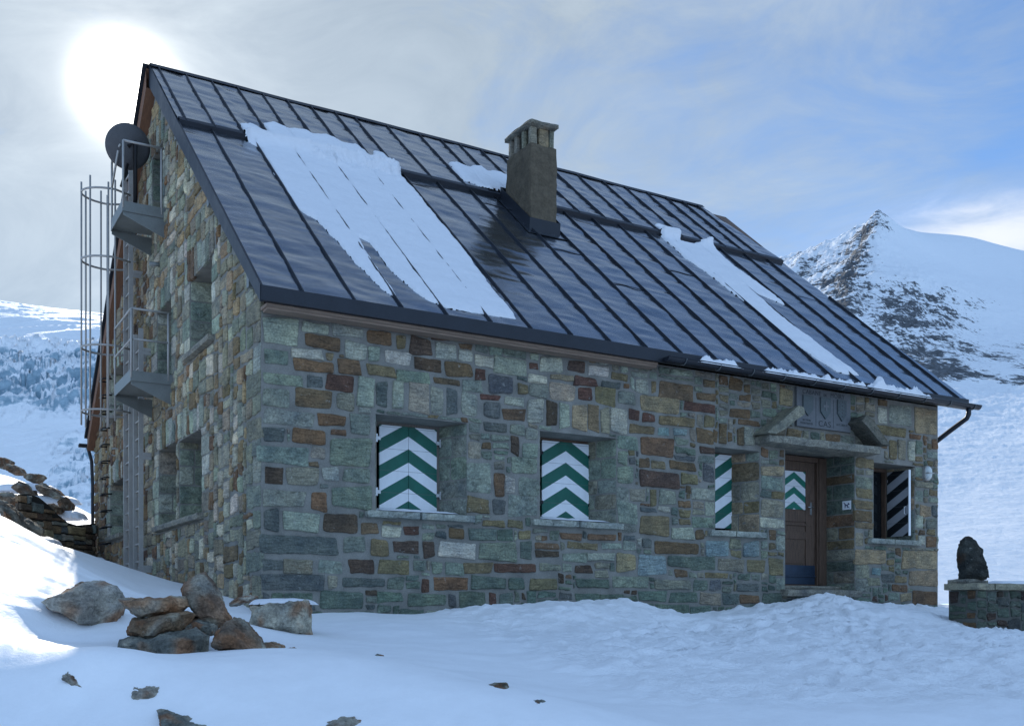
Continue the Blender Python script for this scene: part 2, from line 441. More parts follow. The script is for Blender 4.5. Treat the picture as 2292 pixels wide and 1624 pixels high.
STONES = '''3,302,43,332,p 48,321,81,333,p 49,304,94,320,r 84,320,122,334,p 128,317,160,335,r 165,316,177,334,o 182,312,211,333,d 210,334,236,347,m 99,297,127,317,p 127,298,142,316,p 149,296,183,315,w 216,312,244,332,p 249,312,267,325,w 272,307,297,323,w 300,305,346,323,p 3,278,30,297,g 33,289,72,301,w 37,276,85,288,r 91,278,119,294,b 126,281,163,293,o 187,293,225,309,d 230,291,267,310,b 166,278,209,295,g 272,291,286,304,m 289,278,328,302,s 3,256,49,271,g 53,259,71,272,s 76,259,109,275,m 38,233,82,255,b 89,235,110,256,x 2,233,33,251,g 2,212,62,230,g 115,244,136,277,p 138,243,152,275,s 159,243,174,276,p 180,243,208,278,k 210,243,227,276,p 231,243,247,275,s 253,245,275,274,p 213,280,249,288,b 252,273,282,290,g 278,267,308,275,m 282,245,308,267,s 313,264,344,275,p 312,246,346,260,b 333,280,349,293,o 67,215,100,230,r 81,206,100,213,r 106,207,131,231,g 116,234,132,241,p 283,228,319,240,s 322,227,346,241,g 1,192,26,208,s 35,194,75,211,r 80,205,100,213,r -4,168,53,188,g 58,176,75,190,x 80,173,132,203,g 4,144,26,163,d 28,143,66,167,x 71,151,92,169,p 97,151,129,170,g 2,119,51,138,g 58,116,76,140,r 82,122,132,147,g 2,91,20,116,s 26,92,68,115,p 73,93,114,114,d -1,65,90,87,s 97,70,126,88,g 131,68,154,87,o 117,93,142,107,b 146,90,170,103,w 174,93,195,104,m 160,71,196,86,d 0,47,23,61,s 27,44,61,60,x 67,46,97,61,g 104,47,136,63,d 142,47,181,62,o 187,51,203,63,g 0,26,73,44,s 78,28,90,45,x 95,29,148,41,s 27,11,61,22,q 68,3,123,24,q 151,29,175,42,q 141,12,173,25,q 299,147,314,179,r 314,153,330,173,w 297,124,316,142,s 260,125,291,144,o 260,148,295,186,g 320,124,365,149,g 333,151,365,175,g 283,109,313,117,o 319,108,342,118,o 160,69,195,86,d 200,66,215,85,d 222,67,271,86,w 262,89,302,107,q 303,92,326,106,q 278,66,333,88,g 338,68,355,90,q 360,82,397,91,b 361,72,396,80,d 234,91,257,103,b 186,51,224,64,q 230,47,255,62,g 257,48,297,62,o 301,51,362,63,m 368,54,400,64,x 197,26,208,42,m 214,28,262,44,r 267,29,317,45,q 321,29,345,46,q 352,29,393,46,o 178,7,230,24,q 234,6,245,23,s 250,5,286,25,q 292,8,302,24,m 306,6,327,24,q 348,9,362,27,q 323,306,348,322,p 351,314,364,322,m 367,313,403,332,w 410,318,439,333,d 446,316,478,330,w 349,297,378,308,w 382,304,418,312,t 421,301,458,316,m 482,316,509,325,o 515,323,544,330,p 333,280,374,294,o 382,279,422,300,k 427,281,451,301,m 454,279,489,301,o 464,303,498,312,s 502,305,511,312,r 523,302,546,320,p 550,304,558,321,o 563,301,624,324,b 493,284,523,301,g 530,278,599,301,t 607,285,665,300,m 631,305,665,314,b 644,322,665,334,b 627,315,641,322,g 512,263,529,279,m 534,263,556,275,m 562,263,629,279,o 646,266,665,283,o 511,247,556,258,o 562,247,580,258,u 588,249,612,259,u 631,242,661,263,b 530,216,589,242,b 636,228,665,237,d 549,199,576,211,o 583,201,629,213,b 529,175,599,196,d 603,181,632,197,o 644,186,665,212,s 513,153,539,171,x 548,147,558,170,o 563,152,594,171,g 583,334,623,346,g 628,337,660,346,x 348,245,374,276,p 378,245,394,275,d 397,242,414,275,p 418,243,442,277,t 444,242,461,276,o 464,244,479,275,x 481,244,509,277,w 490,223,526,240,g 490,202,508,219,g 490,175,520,200,g 491,151,512,173,g 326,178,364,198,g 332,151,364,175,g 323,201,337,225,d 347,223,364,237,p 341,201,364,219,g 529,106,582,136,o 586,104,627,120,p 554,82,637,100,b 489,56,522,80,t 527,52,576,81,u 579,64,619,81,q 621,60,665,81,q 670,60,722,79,x 729,61,764,78,o 772,58,800,83,o 647,82,692,103,u 719,81,752,105,u 648,50,690,58,o 557,31,621,47,x 484,34,545,49,g 582,15,634,29,q 638,11,676,28,x 680,12,711,27,s 715,14,752,27,b 708,32,752,44,s 758,12,797,28,q 528,15,578,29,q 399,96,433,104,r 443,97,490,105,b 359,83,399,91,m 410,84,460,93,o 465,86,498,94,p 362,68,395,80,d 401,67,441,79,g 442,69,488,80,p 323,53,362,62,m 422,52,450,62,d 353,32,392,46,o 425,32,476,45,q 424,12,460,26,q 462,9,500,26,q 555,-3,616,11,q 619,-4,658,9,q 490,123,525,151,g 633,286,688,299,m 693,286,733,298,b 708,276,753,286,b 645,268,676,284,o 794,314,821,337,t 758,292,787,303,g 674,245,688,273,b 690,248,698,263,b 708,246,720,271,b 720,245,742,274,p 743,245,758,276,w 633,242,661,264,x 756,204,802,218,t 756,185,800,203,g 755,145,802,169,x 755,126,802,141,w 778,170,802,181,o 774,57,802,82,o 728,58,767,77,t 694,59,730,75,x 969,219,1007,249,g 959,199,998,216,g 959,182,998,199,o 957,164,998,181,o 957,146,998,162,b 957,133,998,144,o 952,78,1028,99,t 1035,249,1056,282,o 1010,266,1031,282,r 1058,248,1077,284,x 1081,250,1099,284,w 1097,295,1156,342,t 1036,304,1090,338,p 1005,288,1077,301,o 1086,287,1114,294,r 1010,306,1031,330,w 1143,273,1158,291,r 1088,251,1117,265,b 1084,222,1112,237,g 1088,208,1143,217,x 1112,159,1140,179,t 1140,161,1158,180,s 1088,149,1110,178,b 1110,113,1125,127,w 1128,109,1153,126,b 1068,72,1103,100,t 1103,73,1156,101,t 995,60,1017,71,u 1019,49,1049,64,s 986,43,1015,56,x 1084,42,1156,69,t 1043,34,1083,46,b 1063,19,1092,34,t 1095,15,1156,35,r 1035,19,1059,32,g'''
EAVE_Y, EAVE_Z, RIDGE_Y, RIDGE_Z = -.30, 3.555, 5.45, 8.50
SL = (RIDGE_Z - EAVE_Z) / (RIDGE_Y - EAVE_Y)
LEN, WID = 11.58, 11.2
def roofline(y): return EAVE_Z + SL * (min(y, 2 * RIDGE_Y - y) - EAVE_Y) - .17

hut = empty('stone_hut')
tag(hut, 'long stone mountain hut with dark sheet metal roof and striped shutters', 'hut')

FR_FRONT = lambda a, b, n: (a, -n, b)
FR_GABLE = lambda a, b, n: (-n, a, b)
#            a0     b0    a1     b1   depth splay
WIN = [(1.375, 1.20, 2.605, 2.355, .44, .17), (3.675, 1.20, 4.905, 2.36, .44, .17), (6.66, 1.18, 7.53, 2.39, .44, .17), (10.0, 1.18, 11.0, 2.41, .44, .16)]
DOOR = (8.05, .30, 9.567, 2.52, .62, 0.0)
GW = [(2.62, 1.32, 3.90, 2.46, .45, .06), (4.03, 1.32, 5.25, 2.50, .45, .06), (2.10, 3.56, 3.27, 4.60, .45, .08), (4.38, 3.50, 5.36, 4.66, .45, .08),
      (8.08, 3.66, 9.40, 4.50, .4, .08), (8.15, 1.42, 9.45, 2.42, .4, .08), (4.95, 6.05, 5.70, 7.20, .4, .04)]

def reveals(mb, W, fr, rng, keys, ash=.27, right=True, left=True, stone=True):
    """sides, top and bottom of an opening (fr as the wall's frame); the inner opening is narrower by the splay"""
    a0, b0, a1, b1, d, s = W
    P = lambda a, b, n: fr(a, b, n)
    mb.quad(P(a0, b1, 0), P(a1, b1, 0), P(a1 - s, b1, -d), P(a0 + s, b1, -d), 0)
    mb.quad(P(a1, b0, 0), P(a0, b0, 0), P(a0 + s, b0, -d), P(a1 - s, b0, -d), 0)
    for side in (0, 1):
        A, Bq = (a0, a0 + s) if side == 0 else (a1, a1 - s)
        mb.quad(P(A, b0, 0), P(A, b1, 0), P(Bq, b1, -d), P(Bq, b0, -d), 0)
        sg = 1 if side == 0 else -1
        L = math.hypot(d, s); ux = (Bq - A) / L; un = -d / L
        nx, nn = -un * sg, ux * sg               # normal of the jamb, into the opening
        f2 = lambda u, v, n: P(A + ux * u + nx * n, v, un * u + nn * n)
        z = b0
        while z < b1 - .05:
            h = min(ash * rng.uniform(.75, 1.2), b1 - z)
            if b1 - z - h < .1: h = b1 - z
            cut = L if rng.random() < .4 else L * rng.uniform(.45, .75)
            one_stone(mb, (.004, z + .008, cut - .006, z + h - .008), f2, tint(rng.choice(keys), rng), rng, .008, .004, 2, .02)
            if cut < L - .06: one_stone(mb, (cut + .006, z + .008, L, z + h - .008), f2, tint(rng.choice(keys), rng), rng, .008, .004, 2, .02)
            z += h

WM = [M['mortar'], M['stone'], M['ashlar']]
# ---- front wall
rng = random.Random(11)
wall = MB()
holes = [w[:4] for w in WIN] + [DOOR[:4]]
mortar(wall, 0, LEN, -.5, 3.45, holes, FR_FRONT)
cell = .02; occ = np.zeros((int(3.95 / cell), int(LEN / cell)), bool)
for h in holes:
    sl, _ = mark(occ, 0, -.5, h, pad=.005); occ[sl] = True
for r in [(8.22, 2.80, 9.45, 3.45), (7.42, 2.46, 10.2, 2.64)]:
    sl, _ = mark(occ, 0, -.5, r); occ[sl] = True
for w in WIN:                                      # window sills
    sl, _ = mark(occ, 0, -.5, (w[0] - .14, w[1] - .10, w[2] + .09, w[1])); occ[sl] = True
for it in STONES.split():
    a, b, c, d, k = it.split(','); rc = [int(q) / 100 for q in (a, b, c, d)]
    rc[2] = min(rc[2], LEN - .01); rc[3] = min(rc[3], 3.43)
    sl, f = mark(occ, 0, -.5, rc)
    if f > .22: continue
    sub = occ[sl]
    if f > 0:                                      # pull back from what is already there
        while sub.shape[1] > 2 and sub[:, 0].mean() > .3: rc[0] += cell; sub = sub[:, 1:]
        while sub.shape[1] > 2 and sub[:, -1].mean() > .3: rc[2] -= cell; sub = sub[:, :-1]
        while sub.shape[0] > 2 and sub[0].mean() > .3: rc[1] += cell; sub = sub[1:]
        while sub.shape[0] > 2 and sub[-1].mean() > .3: rc[3] -= cell; sub = sub[:-1]
    sl, _ = mark(occ, 0, -.5, rc, pad=.012); occ[sl] = True
    dressed = k == 'g' and (rc[2] - rc[0]) > .2 and rng.random() < .6
    one_stone(wall, rc, FR_FRONT, tint(k, rng), rng, .022 if not dressed else .014, .010 if not dressed else .006, 2 if dressed else 1)
# courses beside the openings are dressed stone
for w in WIN + [DOOR]:
    for A, sg in ((w[0], -1), (w[2], 1)):
        z = w[1] + .02
        while z < w[3] - .08:
            h = rng.uniform(.17, .28); h = min(h, w[3] - z); L = rng.choice((.2, .34, .45))
            rc = (A - L, z, A - .004, z + h) if sg < 0 else (A + .004, z, A + L, z + h)
            sl, f = mark(occ, 0, -.5, rc)
            if f < .12:
                occ[sl] = True
                one_stone(wall, (rc[0] + .01, rc[1] + .01, rc[2] - .004, rc[3] - .01), FR_FRONT, tint(rng.choice('ggpgx'), rng), rng, .013, .006, 2, .02)
            z += h
for rc in fill(occ, 0, -.5, rng, (.10, .36), (.07, .17)):
    z = rc[1]
    ks = 'qqqgqsdqxq' if z < .45 else ('ggpxgobgqs' if rc[0] < 6 else 'xoxgbgogxq')
    one_stone(wall, rc, FR_FRONT, tint(rng.choice(ks), rng, .2), rng, .02)
for i, w in enumerate(WIN): reveals(wall, w, FR_FRONT, rng, 'gggxg' if i < 2 else 'gxoxt', .25)
reveals(wall, DOOR, FR_FRONT, rng, 'gqxoqqxb', .20)
wall.build('wall', WM, hut)

# ---- gable wall with the fire escape
rng = random.Random(23)
wall = MB(); holes = [w[:4] for w in GW]
mortar(wall, 0, WID, -.5, 8.6, holes, FR_GABLE, roofline)
occ = np.zeros((int(9.0 / cell), int(WID / cell)), bool)
for c in range(occ.shape[1]):
    occ[int((roofline(c * cell + .01) + .5 - .03) / cell):, c] = True
for h in holes:
    sl, _ = mark(occ, 0, -.5, h, pad=.005); occ[sl] = True
for w in GW[:6]:
    sl, _ = mark(occ, 0, -.5, (w[0] - .15, w[1] - .11, w[2] + .15, w[1])); occ[sl] = True
for w in GW:                                       # upright stones over the openings, quoins beside them
    a = w[0] - .12
    while a < w[2] + .1:
        L = rng.uniform(.13, .24); h = rng.uniform(.30, .42); rc = (a, w[3] + .01, a + L, w[3] + h)
        sl, f = mark(occ, 0, -.5, rc)
        if f < .1:
            occ[sl] = True; one_stone(wall, (rc[0] + .01, rc[1], rc[2] - .01, rc[3]), FR_GABLE, tint(rng.choice('ppwgxtob'), rng), rng, .02)
        a += L
    for A, sg in ((w[0], -1), (w[2], 1)):
        z = w[1]
        while z < w[3] - .08:
            h = min(rng.uniform(.2, .3), w[3] - z); L = rng.choice((.18, .3, .42))
            rc = (A - L, z, A, z + h) if sg < 0 else (A, z, A + L, z + h)
            sl, f = mark(occ, 0, -.5, rc)
            if f < .12:
                occ[sl] = True
                one_stone(wall, (rc[0] + .008, rc[1] + .008, rc[2] - .008, rc[3] - .008), FR_GABLE, tint(rng.choice('ppgxw'), rng), rng, .013, .006, 2, .02)
            z += h
z = -.4                                            # corner blocks
while z < 3.3:
    h = rng.uniform(.2, .34); L = rng.choice((.3, .55))
    rc = (.0, z, L, z + h); sl, f = mark(occ, 0, -.5, rc)
    if f < .1:
        occ[sl] = True
        one_stone(wall, (.015, rc[1] + .012, rc[2] - .012, rc[3] - .012), FR_GABLE, tint(rng.choice('gpxgdx'), rng), rng, .02)
    z += h
for rc in fill(occ, 0, -.5, rng, (.18, .62), (.12, .32), gap=.017):
    ks = 'xtpxowbxpg' if rc[0] < 6 else 'xobxodbx'
    one_stone(wall, rc, FR_GABLE, tint(rng.choice(ks), rng, .22, (1.3, 1.16, .96)), rng, .024, .022, 1, .13)  # lighter, warmer tint puts the light on this gable into the stone colour
for w in GW: reveals(wall, w, FR_GABLE, rng, 'pgpxg', .26)
wall.build('wall', WM, hut)

# ---- the two walls away from the camera
rng = random.Random(5)
for fr, n, tp in ((lambda a, b, n: (LEN + n, a, b), WID, lambda y: min(roofline(y), roofline(3.3))), (lambda a, b, n: (a, WID + n, b), LEN, None)):
    wall = MB(); mortar(wall, 0, n, -.5, 8.6 if tp else 3.45, [], fr, tp)
    occ = np.zeros((int((9.0 if tp else 3.9) / cell), int(n / cell)), bool)
    if tp:
        for c in range(occ.shape[1]): occ[int((roofline(c * cell) + .47) / cell):, c] = True
    for rc in fill(occ, 0, -.5, rng, (.3, .7), (.18, .34)):
        one_stone(wall, rc, fr, tint(rng.choice('xgbopdx'), rng, .2), rng, .024)
    wall.build('wall', WM, hut)

# ---------------------------------------------------------------- windows, shutters, door
def frame_mb(a0, b0, a1, b1, y0, y1, t, axis='front'):
    m = MB()
    def bx(p0, p1, q0, q1):
        if axis == 'front': m.box((p0, y0, q0), (p1, y1, q1))
        else: m.box((y0, p0, q0), (y1, p1, q1))
    bx(a0, a0 + t, b0, b1); bx(a1 - t, a1, b0, b1); bx(a0 + t, a1 - t, b1 - t, b1); bx(a0 + t, a1 - t, b0, b0 + t * .5)
    return m

def sill(w, label=None, fr='front'):
    m = MB(); z1 = w[1] + .012; h = .095
    if fr == 'front':
        half = (w[0] + w[2]) / 2 + random.Random(int(w[0] * 10)).uniform(-.1, .1)
        m.slab((w[0] - .14, -.085, z1 - h), (half - w[0] + .135, 0, 0), (0, .40, 0), (0, 0, h), .07, .006, 0, PAL['p'], w[0])
        m.slab((half + .003, -.08, z1 - h), (w[2] + .085 - half, 0, 0), (0, .40, 0), (0, 0, h), .07, .006, 0, PAL['p'], w[0] + 3)
    else:
        m.slab((-.10, w[0] - .12, z1 - h), (.40, 0, 0), (0, w[2] - w[0] + .24, 0), (0, 0, h), .08, .008, 0, PAL['x'], w[0])
    return m

def leaf(name, parent, a0, a1, z0, z1, y, t, mat, hinges=()):
    m = MB(); m.box((a0, y, z0), (a1, y + t, z1))
    o = m.build(name, mat, parent)
    return o

# window with a pair of leaves
for wi, w in enumerate(WIN):
    win = MB(); a0, b0, a1, b1, d, s = w; i0, i1 = a0 + s, a1 - s
    # inner casement: dark glass behind the shutters
    win.box((i0 + .03, d + .085, b0), (i1 - .03, d + .09, b1))
    wo = win.build('window', M['glass'], hut)
    fm = frame_mb(i0 - .02, b0 + .012, i1 + .02, b1, d + .003, d + .08, .055)
    fm.build('frame', M['wood_dark'] if wi != 0 else M['wood_grey'], wo)
    sill(w).build('sill', M['ashlar'], wo)
    z0, z1 = b0 + .085, b1 + .01 - .05
    y = d - .022
    if wi == 0:
        for (p, q) in ((1.607, 1.997), (2.003, 2.393)): leaf('shutter', wo, p, q, z0, z1, y, .028, M['chev1'])
        xs = (1.607, 2.393)
    elif wi == 1:
        leaf('shutter', wo, 3.975, 4.74, z0, z1, y, .028, M['chev2']); xs = (3.975, 4.74)
    elif wi == 2:
        leaf('shutter', wo, 6.87, 7.43, z0, z1 + .02, y, .028, M['chev3']); xs = (6.87, 7.43)
    else:
        # one leaf stands open, seen from its inner side
        H = Vector((10.83, .42, 0)); E = Vector((10.855, -.005, 0)); u = (E - H).normalized(); n = Vector((-u.y, u.x, 0)) * .028
        m = MB(); q = [H, E, E + n, H + n]
        m.add([(p.x, p.y, z0) for p in q] + [(p.x, p.y, z1 - .02) for p in q],
              [(3, 2, 1, 0), (4, 5, 6, 7), (0, 1, 5, 4), (1, 2, 6, 5), (2, 3, 7, 6), (3, 0, 4, 7)])
        sh = m.build('shutter', M['chev4'], wo, fix=True)
        tag(sh, 'opened shutter leaf with black and grey slanting stripes')
        e = MB(); e.box((E.x - .02, E.y - .012, z0), (E.x + .022, E.y + .004, z1 - .02)); e.tube([(E.x - .02, E.y + .05, 1.62), (E.x - .06, E.y + .05, 1.63), (E.x - .06, E.y + .05, 1.74), (E.x - .02, E.y + .05, 1.75)], .006)
        e.build('edge_strip', M['white_paint'], wo)
        xs = (10.83,)
        # the other leaf is folded flat against the near jamb, inside the room only darkness
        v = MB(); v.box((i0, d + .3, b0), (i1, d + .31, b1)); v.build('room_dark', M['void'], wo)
    for k, X in enumerate(xs):
        sg = -1 if k == 0 and len(xs) > 1 else 1
        for z in (z0 + .2, z1 - .17):
            iron = MB(); iron.box((X - .035 if sg < 0 else X - .012, y - .012, z - .022), (X + .012 if sg < 0 else X + .035, y - .002, z + .022))
            iron.box((X + sg * .045 - .015, y - .02, z - .05), (X + sg * .045 + .015, y + .02, z + .05)); iron.build('hinge', M['black_iron'] if wi in (1, 2) else M['inox'], wo)

for gi, w in enumerate(GW):
    win = MB(); a0, b0, a1, b1, d, s = w
    win.box((d + .06, a0 + s, b0), (d + .07, a1 - s, b1)); wo = win.build('window', M['glass'], hut)
    frame_mb(a0 + s - .02, b0 + .01, a1 - s + .02, b1, d + .002, d + .058, .06, 'gable').build('frame', M['wood_dark'], wo)
    if gi < 6 and gi not in (1, 3):
        w2 = (w[0], w[1], GW[1][2], w[3]) if gi == 0 else w
        sill(w2, fr='gable').build('sill', M['ashlar'], wo)

# ---- door
a0, b0, a1, b1, d, s = DOOR
dm = MB(); X0, X1, Z0, Z1 = 8.36, 9.335, .445, 2.42; y = d - .0
st = .20
dm.box((X0, y, Z0), (X0 + st, y + .05, Z1)); dm.box((X1 - st, y, Z0), (X1, y + .05, Z1))
for z in ((Z0, .74), (1.18, 1.30), (1.46, 1.64), (2.28, Z1)): dm.box((X0 + st, y + .002, z[0]), (X1 - st, y + .048, z[1]))
dm.box((X0 + st, y + .018, .70), (X1 - st, y + .035, 2.3))
dm.box((X0 + st + .05, y + .008, .79), (X1 - st - .05, y + .03, 1.13))
dm.box((X0 + .06, y - .008, 1.40), (X1 - .06, y + .002, 1.425))
door = dm.build('door', M['wood_dark'], hut)
m = MB(); m.box((X0 + st + .002, y + .008, 1.655), (X1 - st - .002, y + .017, 2.265)); m.build('door_panel', M['chevd'], door)
m = MB(); m.box((X0 + .01, y - .01, .455), (X1 - .01, y - .001, .57)); m.box((X0 + .01, y - .014, .60), (X1 - .01, y - .001, .76)); m.box((X0 + .01, y - .03, .572), (X1 - .01, y - .001, .597)); m.build('kick_plate', M['kick'], door)
m = MB(); m.box((9.225, y - .008, 1.58), (9.265, y, 1.78)); m.tube([(9.245, y - .004, 1.70), (9.245, y - .055, 1.70), (9.13, y - .06, 1.695)], .011); m.build('handle', M['inox'], door)
m = MB()
for (p, q) in ((a0 + .01, X0 - .004), (X1 + .004, a1 - .012)): m.box((p, d - .05, .44), (q, d + .07, 2.5))
m.box((X0 - .004, d - .05, Z1 + .004), (X1 + .004, d + .07, 2.5))
for p in (X1 + .03, X0 - .065): m.box((p, d - .075, .44), (p + .035, d - .05, 2.5))
m.box((X0, d - .06, .40), (X1, d + .07, .44))
m.build('door_frame', M['wood_dark'], hut)
m = MB()
m.slab((7.95, -.16, .24), (1.62, 0, 0), (0, .85, 0), (0, 0, .115), .09, .012, 0, PAL['x'], 4)
m.slab((8.05, .25, .355), (1.5, 0, 0), (0, .45, 0), (0, 0, .07), .09, .01, 0, PAL['x'], 7)
m.build('doorstep', M['ashlar'], hut)
m = MB(); m.slab((7.42, -.31, 2.475), (2.42, 0, 0), (0, .60, 0), (0, 0, .135), .09, .016, 0, (.19, .19, .165), 2, .03)
m.build('door_lintel', M['ashlar'], hut)
# two slanting slabs over the lintel
def prism(mb, poly, y0, y1, c, seed):
    n = 6; L = len(poly); P = []
    for i in range(L):
        a, b = poly[i], poly[(i + 1) % L]
        for k in range(4): P.append((a[0] + (b[0] - a[0]) * k / 4, a[1] + (b[1] - a[1]) * k / 4))
    L = len(P); vs = []; fs = []
    for j in range(n + 1):
        yy = y0 + (y1 - y0) * j / n
        for p in P:
            q = Vector((p[0], yy, p[1])); vs.append(q + mn.noise_vector(q * 7 + Vector((seed, 0, 0))) * .016)
    for j in range(n):
        for i in range(L): fs.append((j * L + i, j * L + (i + 1) % L, (j + 1) * L + (i + 1) % L, (j + 1) * L + i))
    fs.append(tuple(range(L - 1, -1, -1))); fs.append(tuple(range(n * L, n * L + L)))
    mb.add(vs, fs, 0, c)
for poly, c, sd in (([(7.36, 2.61), (7.55, 2.60), (8.13, 2.95), (8.10, 3.04), (8.01, 3.06)], (.20, .20, .16), 1),
                    ([(9.46, 3.06), (9.36, 2.96), (9.80, 2.64), (10.0, 2.63), (9.60, 3.02)], (.10, .10, .085), 5)):
    m = MB(); prism(m, poly, -.33, .05, c, sd); m.build('stone_brace', M['ashlar'], hut, fix=True)

# ---- carved plaque
PX0, PX1, PZ0, PZ1 = 8.25, 9.42, 2.83, 3.425
bm = bmesh.new()
def loop(pts):
    v = [bm.verts.new((x, -.045, z)) for x, z in pts]
    return [bm.edges.new((v[i], v[(i + 1) % len(v)])) for i in range(len(v))]
def shield(x, z, w, h): return [(x - w, z + h), (x + w, z + h), (x + w, z - h * .35), (x, z - h), (x - w, z - h * .35)]
E = loop([(PX0, PZ0), (PX1, PZ0), (PX1, PZ1), (PX0, PZ1)])
SH = [(8.47, 3.155, .105, .155), (8.845, 3.15, .105, .165), (9.21, 3.15, .095, .165)]
SE = []
bmesh.ops.triangle_fill(bm, use_beauty=True, use_dissolve=False, edges=E + [e for k in SE for e in k])
for grp, y2 in [(E, .03)] + [(k, -.022) for k in SE]:
    r = bmesh.ops.extrude_edge_only(bm, edges=grp)
    for v in [g for g in r['geom'] if isinstance(g, bmesh.types.BMVert)]: v.co.y = y2
bmesh.ops.recalc_face_normals(bm, faces=bm.faces)
me = bpy.data.meshes.new('plaque'); bm.to_mesh(me); bm.free(); me.materials.append(M['plaque'])
plq = bpy.data.objects.new('plaque', me); col.objects.link(plq); plq.parent = hut
for s in SH:                                       # raised shields
    m = MB(); p = shield(*s); m.add([(x, -.072, z) for x, z in p] + [(x, -.0445, z) for x, z in p], [(0, 1, 2, 3, 4)] + [(i, 5 + i, 5 + (i + 1) % 5, (i + 1) % 5) for i in range(5)]); m.build('shield', M['plaque_dark'], plq, fix=True)
m = MB(); x, z = SH[1][0], SH[1][1] + .03
m.box((x - .018, -.080, z - .075), (x + .018, -.071, z + .075)); m.box((x - .062, -.079, z - .018), (x - .018, -.071, z + .018)); m.box((x + .018, -.079, z - .018), (x + .062, -.071, z + .018)); m.build('cross', M['plaque'], plq)
def star(x, z, r):
    mb = MB()
    pts = [(x + (r if k % 2 == 0 else r * .42) * math.sin(math.pi * k / 5), z + (r if k % 2 == 0 else r * .42) * math.cos(math.pi * k / 5)) for k in range(10)]
    mb.add([(p[0], -.081, p[1]) for p in pts] + [(p[0], -.071, p[1]) for p in pts] + [(x, -.084, z)],
           [(i, (i + 1) % 10, 20) for i in range(10)] + [(i, 10 + i, 10 + (i + 1) % 10, (i + 1) % 10) for i in range(10)]); mb.build('star', M['plaque'], plq, fix=True)
for i in range(4):
    star(9.15, 3.26 - i * .055, .016); star(9.27, 3.26 - i * .055, .016)
for i in range(5): star(9.21, 3.275 - i * .055, .016)

for X in (8.655, 9.035): m = MB(); m.box((X - .003, -.048, 2.86), (X + .003, -.0452, 3.30)); m.build('groove', M['letter'], plq)
def text(body, x, z, size, y=-.0475, parent=None, mat=None, sx=1.0):
    cu = bpy.data.curves.new('lettering', 'FONT'); cu.body = body; cu.size = size; cu.align_x = 'CENTER'; cu.align_y = 'CENTER'; cu.extrude = .001
    cu.space_character = 1.08
    o = bpy.data.objects.new('tmp', cu); col.objects.link(o)
    bpy.context.view_layer.update()
    me = bpy.data.meshes.new_from_object(o.evaluated_get(bpy.context.evaluated_depsgraph_get()))
    bpy.data.objects.remove(o)
    me.transform(Matrix.Translation((x, y, z)) @ Matrix.Rotation(math.pi / 2, 4, 'X') @ Matrix.Diagonal((sx, 1, 1, 1)))
    me.materials.clear(); me.materials.append(mat or M['letter'])
    me.name = 'lettering'; r = bpy.data.objects.new('lettering', me); col.objects.link(r); r.parent = parent; return r
text('CABANE', 8.565, 3.365, .098, parent=plq); text('DE', 8.855, 3.352, .055, parent=plq); text('MOIRY', 9.125, 3.365, .098, parent=plq)
text('CAS', 8.845, 2.905, .125, parent=plq, sx=1.15)
text('SECTION', 8.455, 2.935, .040, parent=plq); text('MONTREUX', 8.455, 2.885, .046, parent=plq)
text('ALT. 2825 M', 9.225, 2.925, .042, parent=plq)

# ---------------------------------------------------------------- roof
SEAMS = [.38, .99, 1.59, 2.18, 2.79, 3.37, 3.98, 4.58, 5.19, 5.79, 6.41, 7.0, 7.57, 8.17, 8.76, 9.34, 9.94, 10.57, 11.17, 11.72]
UP = [.02, .43, .84, 1.26, 1.67, 2.08, 2.5, 2.93, 3.29, 3.88, 4.5, 4.94, 5.32, 5.76, 6.2, 6.74, 7.3, 7.9, 8.5, 9.05, 9.6, 10.1, 10.55, 10.95]
NV = np.array([0, -SL, 1]) / math.hypot(SL, 1)
STEP_Y = 3.63
def xright(y): return 11.97 - .095 * (y + .1) if y < STEP_Y else 11.615 - .275 * (y - STEP_Y)
def on_roof(x, y, n=0.0): return np.array([x, y, EAVE_Z + SL * (y - EAVE_Y)]) + NV * n
def ripple(x, y):
    p = np.zeros_like(x); S = np.array(SEAMS)
    k = np.searchsorted(S, x).astype(float)
    r = .011 * fbm(x * .9 + k * 3.3, y * 2.9 + k * 7.7 + x * .35, k, 3) + .0045 * perlin(x * 1.5, y * 8 + k * 3, k) + .0022 * perlin(x * 6, y * 16, k)
    return r
roof = MB()
def sheet(y0, y1, lift, nx, ny):
    ys = np.linspace(y0, y1, ny); P = np.zeros((nx, ny, 3))
    for j, yv in enumerate(ys):
        xs = np.linspace(-.09, xright(yv), nx); P[:, j, 0] = xs; P[:, j, 1] = yv
    P[:, :, 2] = EAVE_Z + SL * (P[:, :, 1] - EAVE_Y)
    return P + NV * (lift + ripple(P[:, :, 0], P[:, :, 1]))[..., None]
for (y0, y1, lift, ny) in ((EAVE_Y, STEP_Y, 0, 130), (STEP_Y - .03, RIDGE_Y, .045, 64)):
    P = sheet(y0, y1, lift, 300, ny); n, m_ = P.shape[:2]
    i = np.arange(n * m_).reshape(n, m_)
    q = np.stack([i[:-1, :-1], i[1:, :-1], i[1:, 1:], i[:-1, 1:]], -1).reshape(-1, 4)
    roof.add(P.reshape(-1, 3), q.tolist(), 0, (1, 1, 1), True)
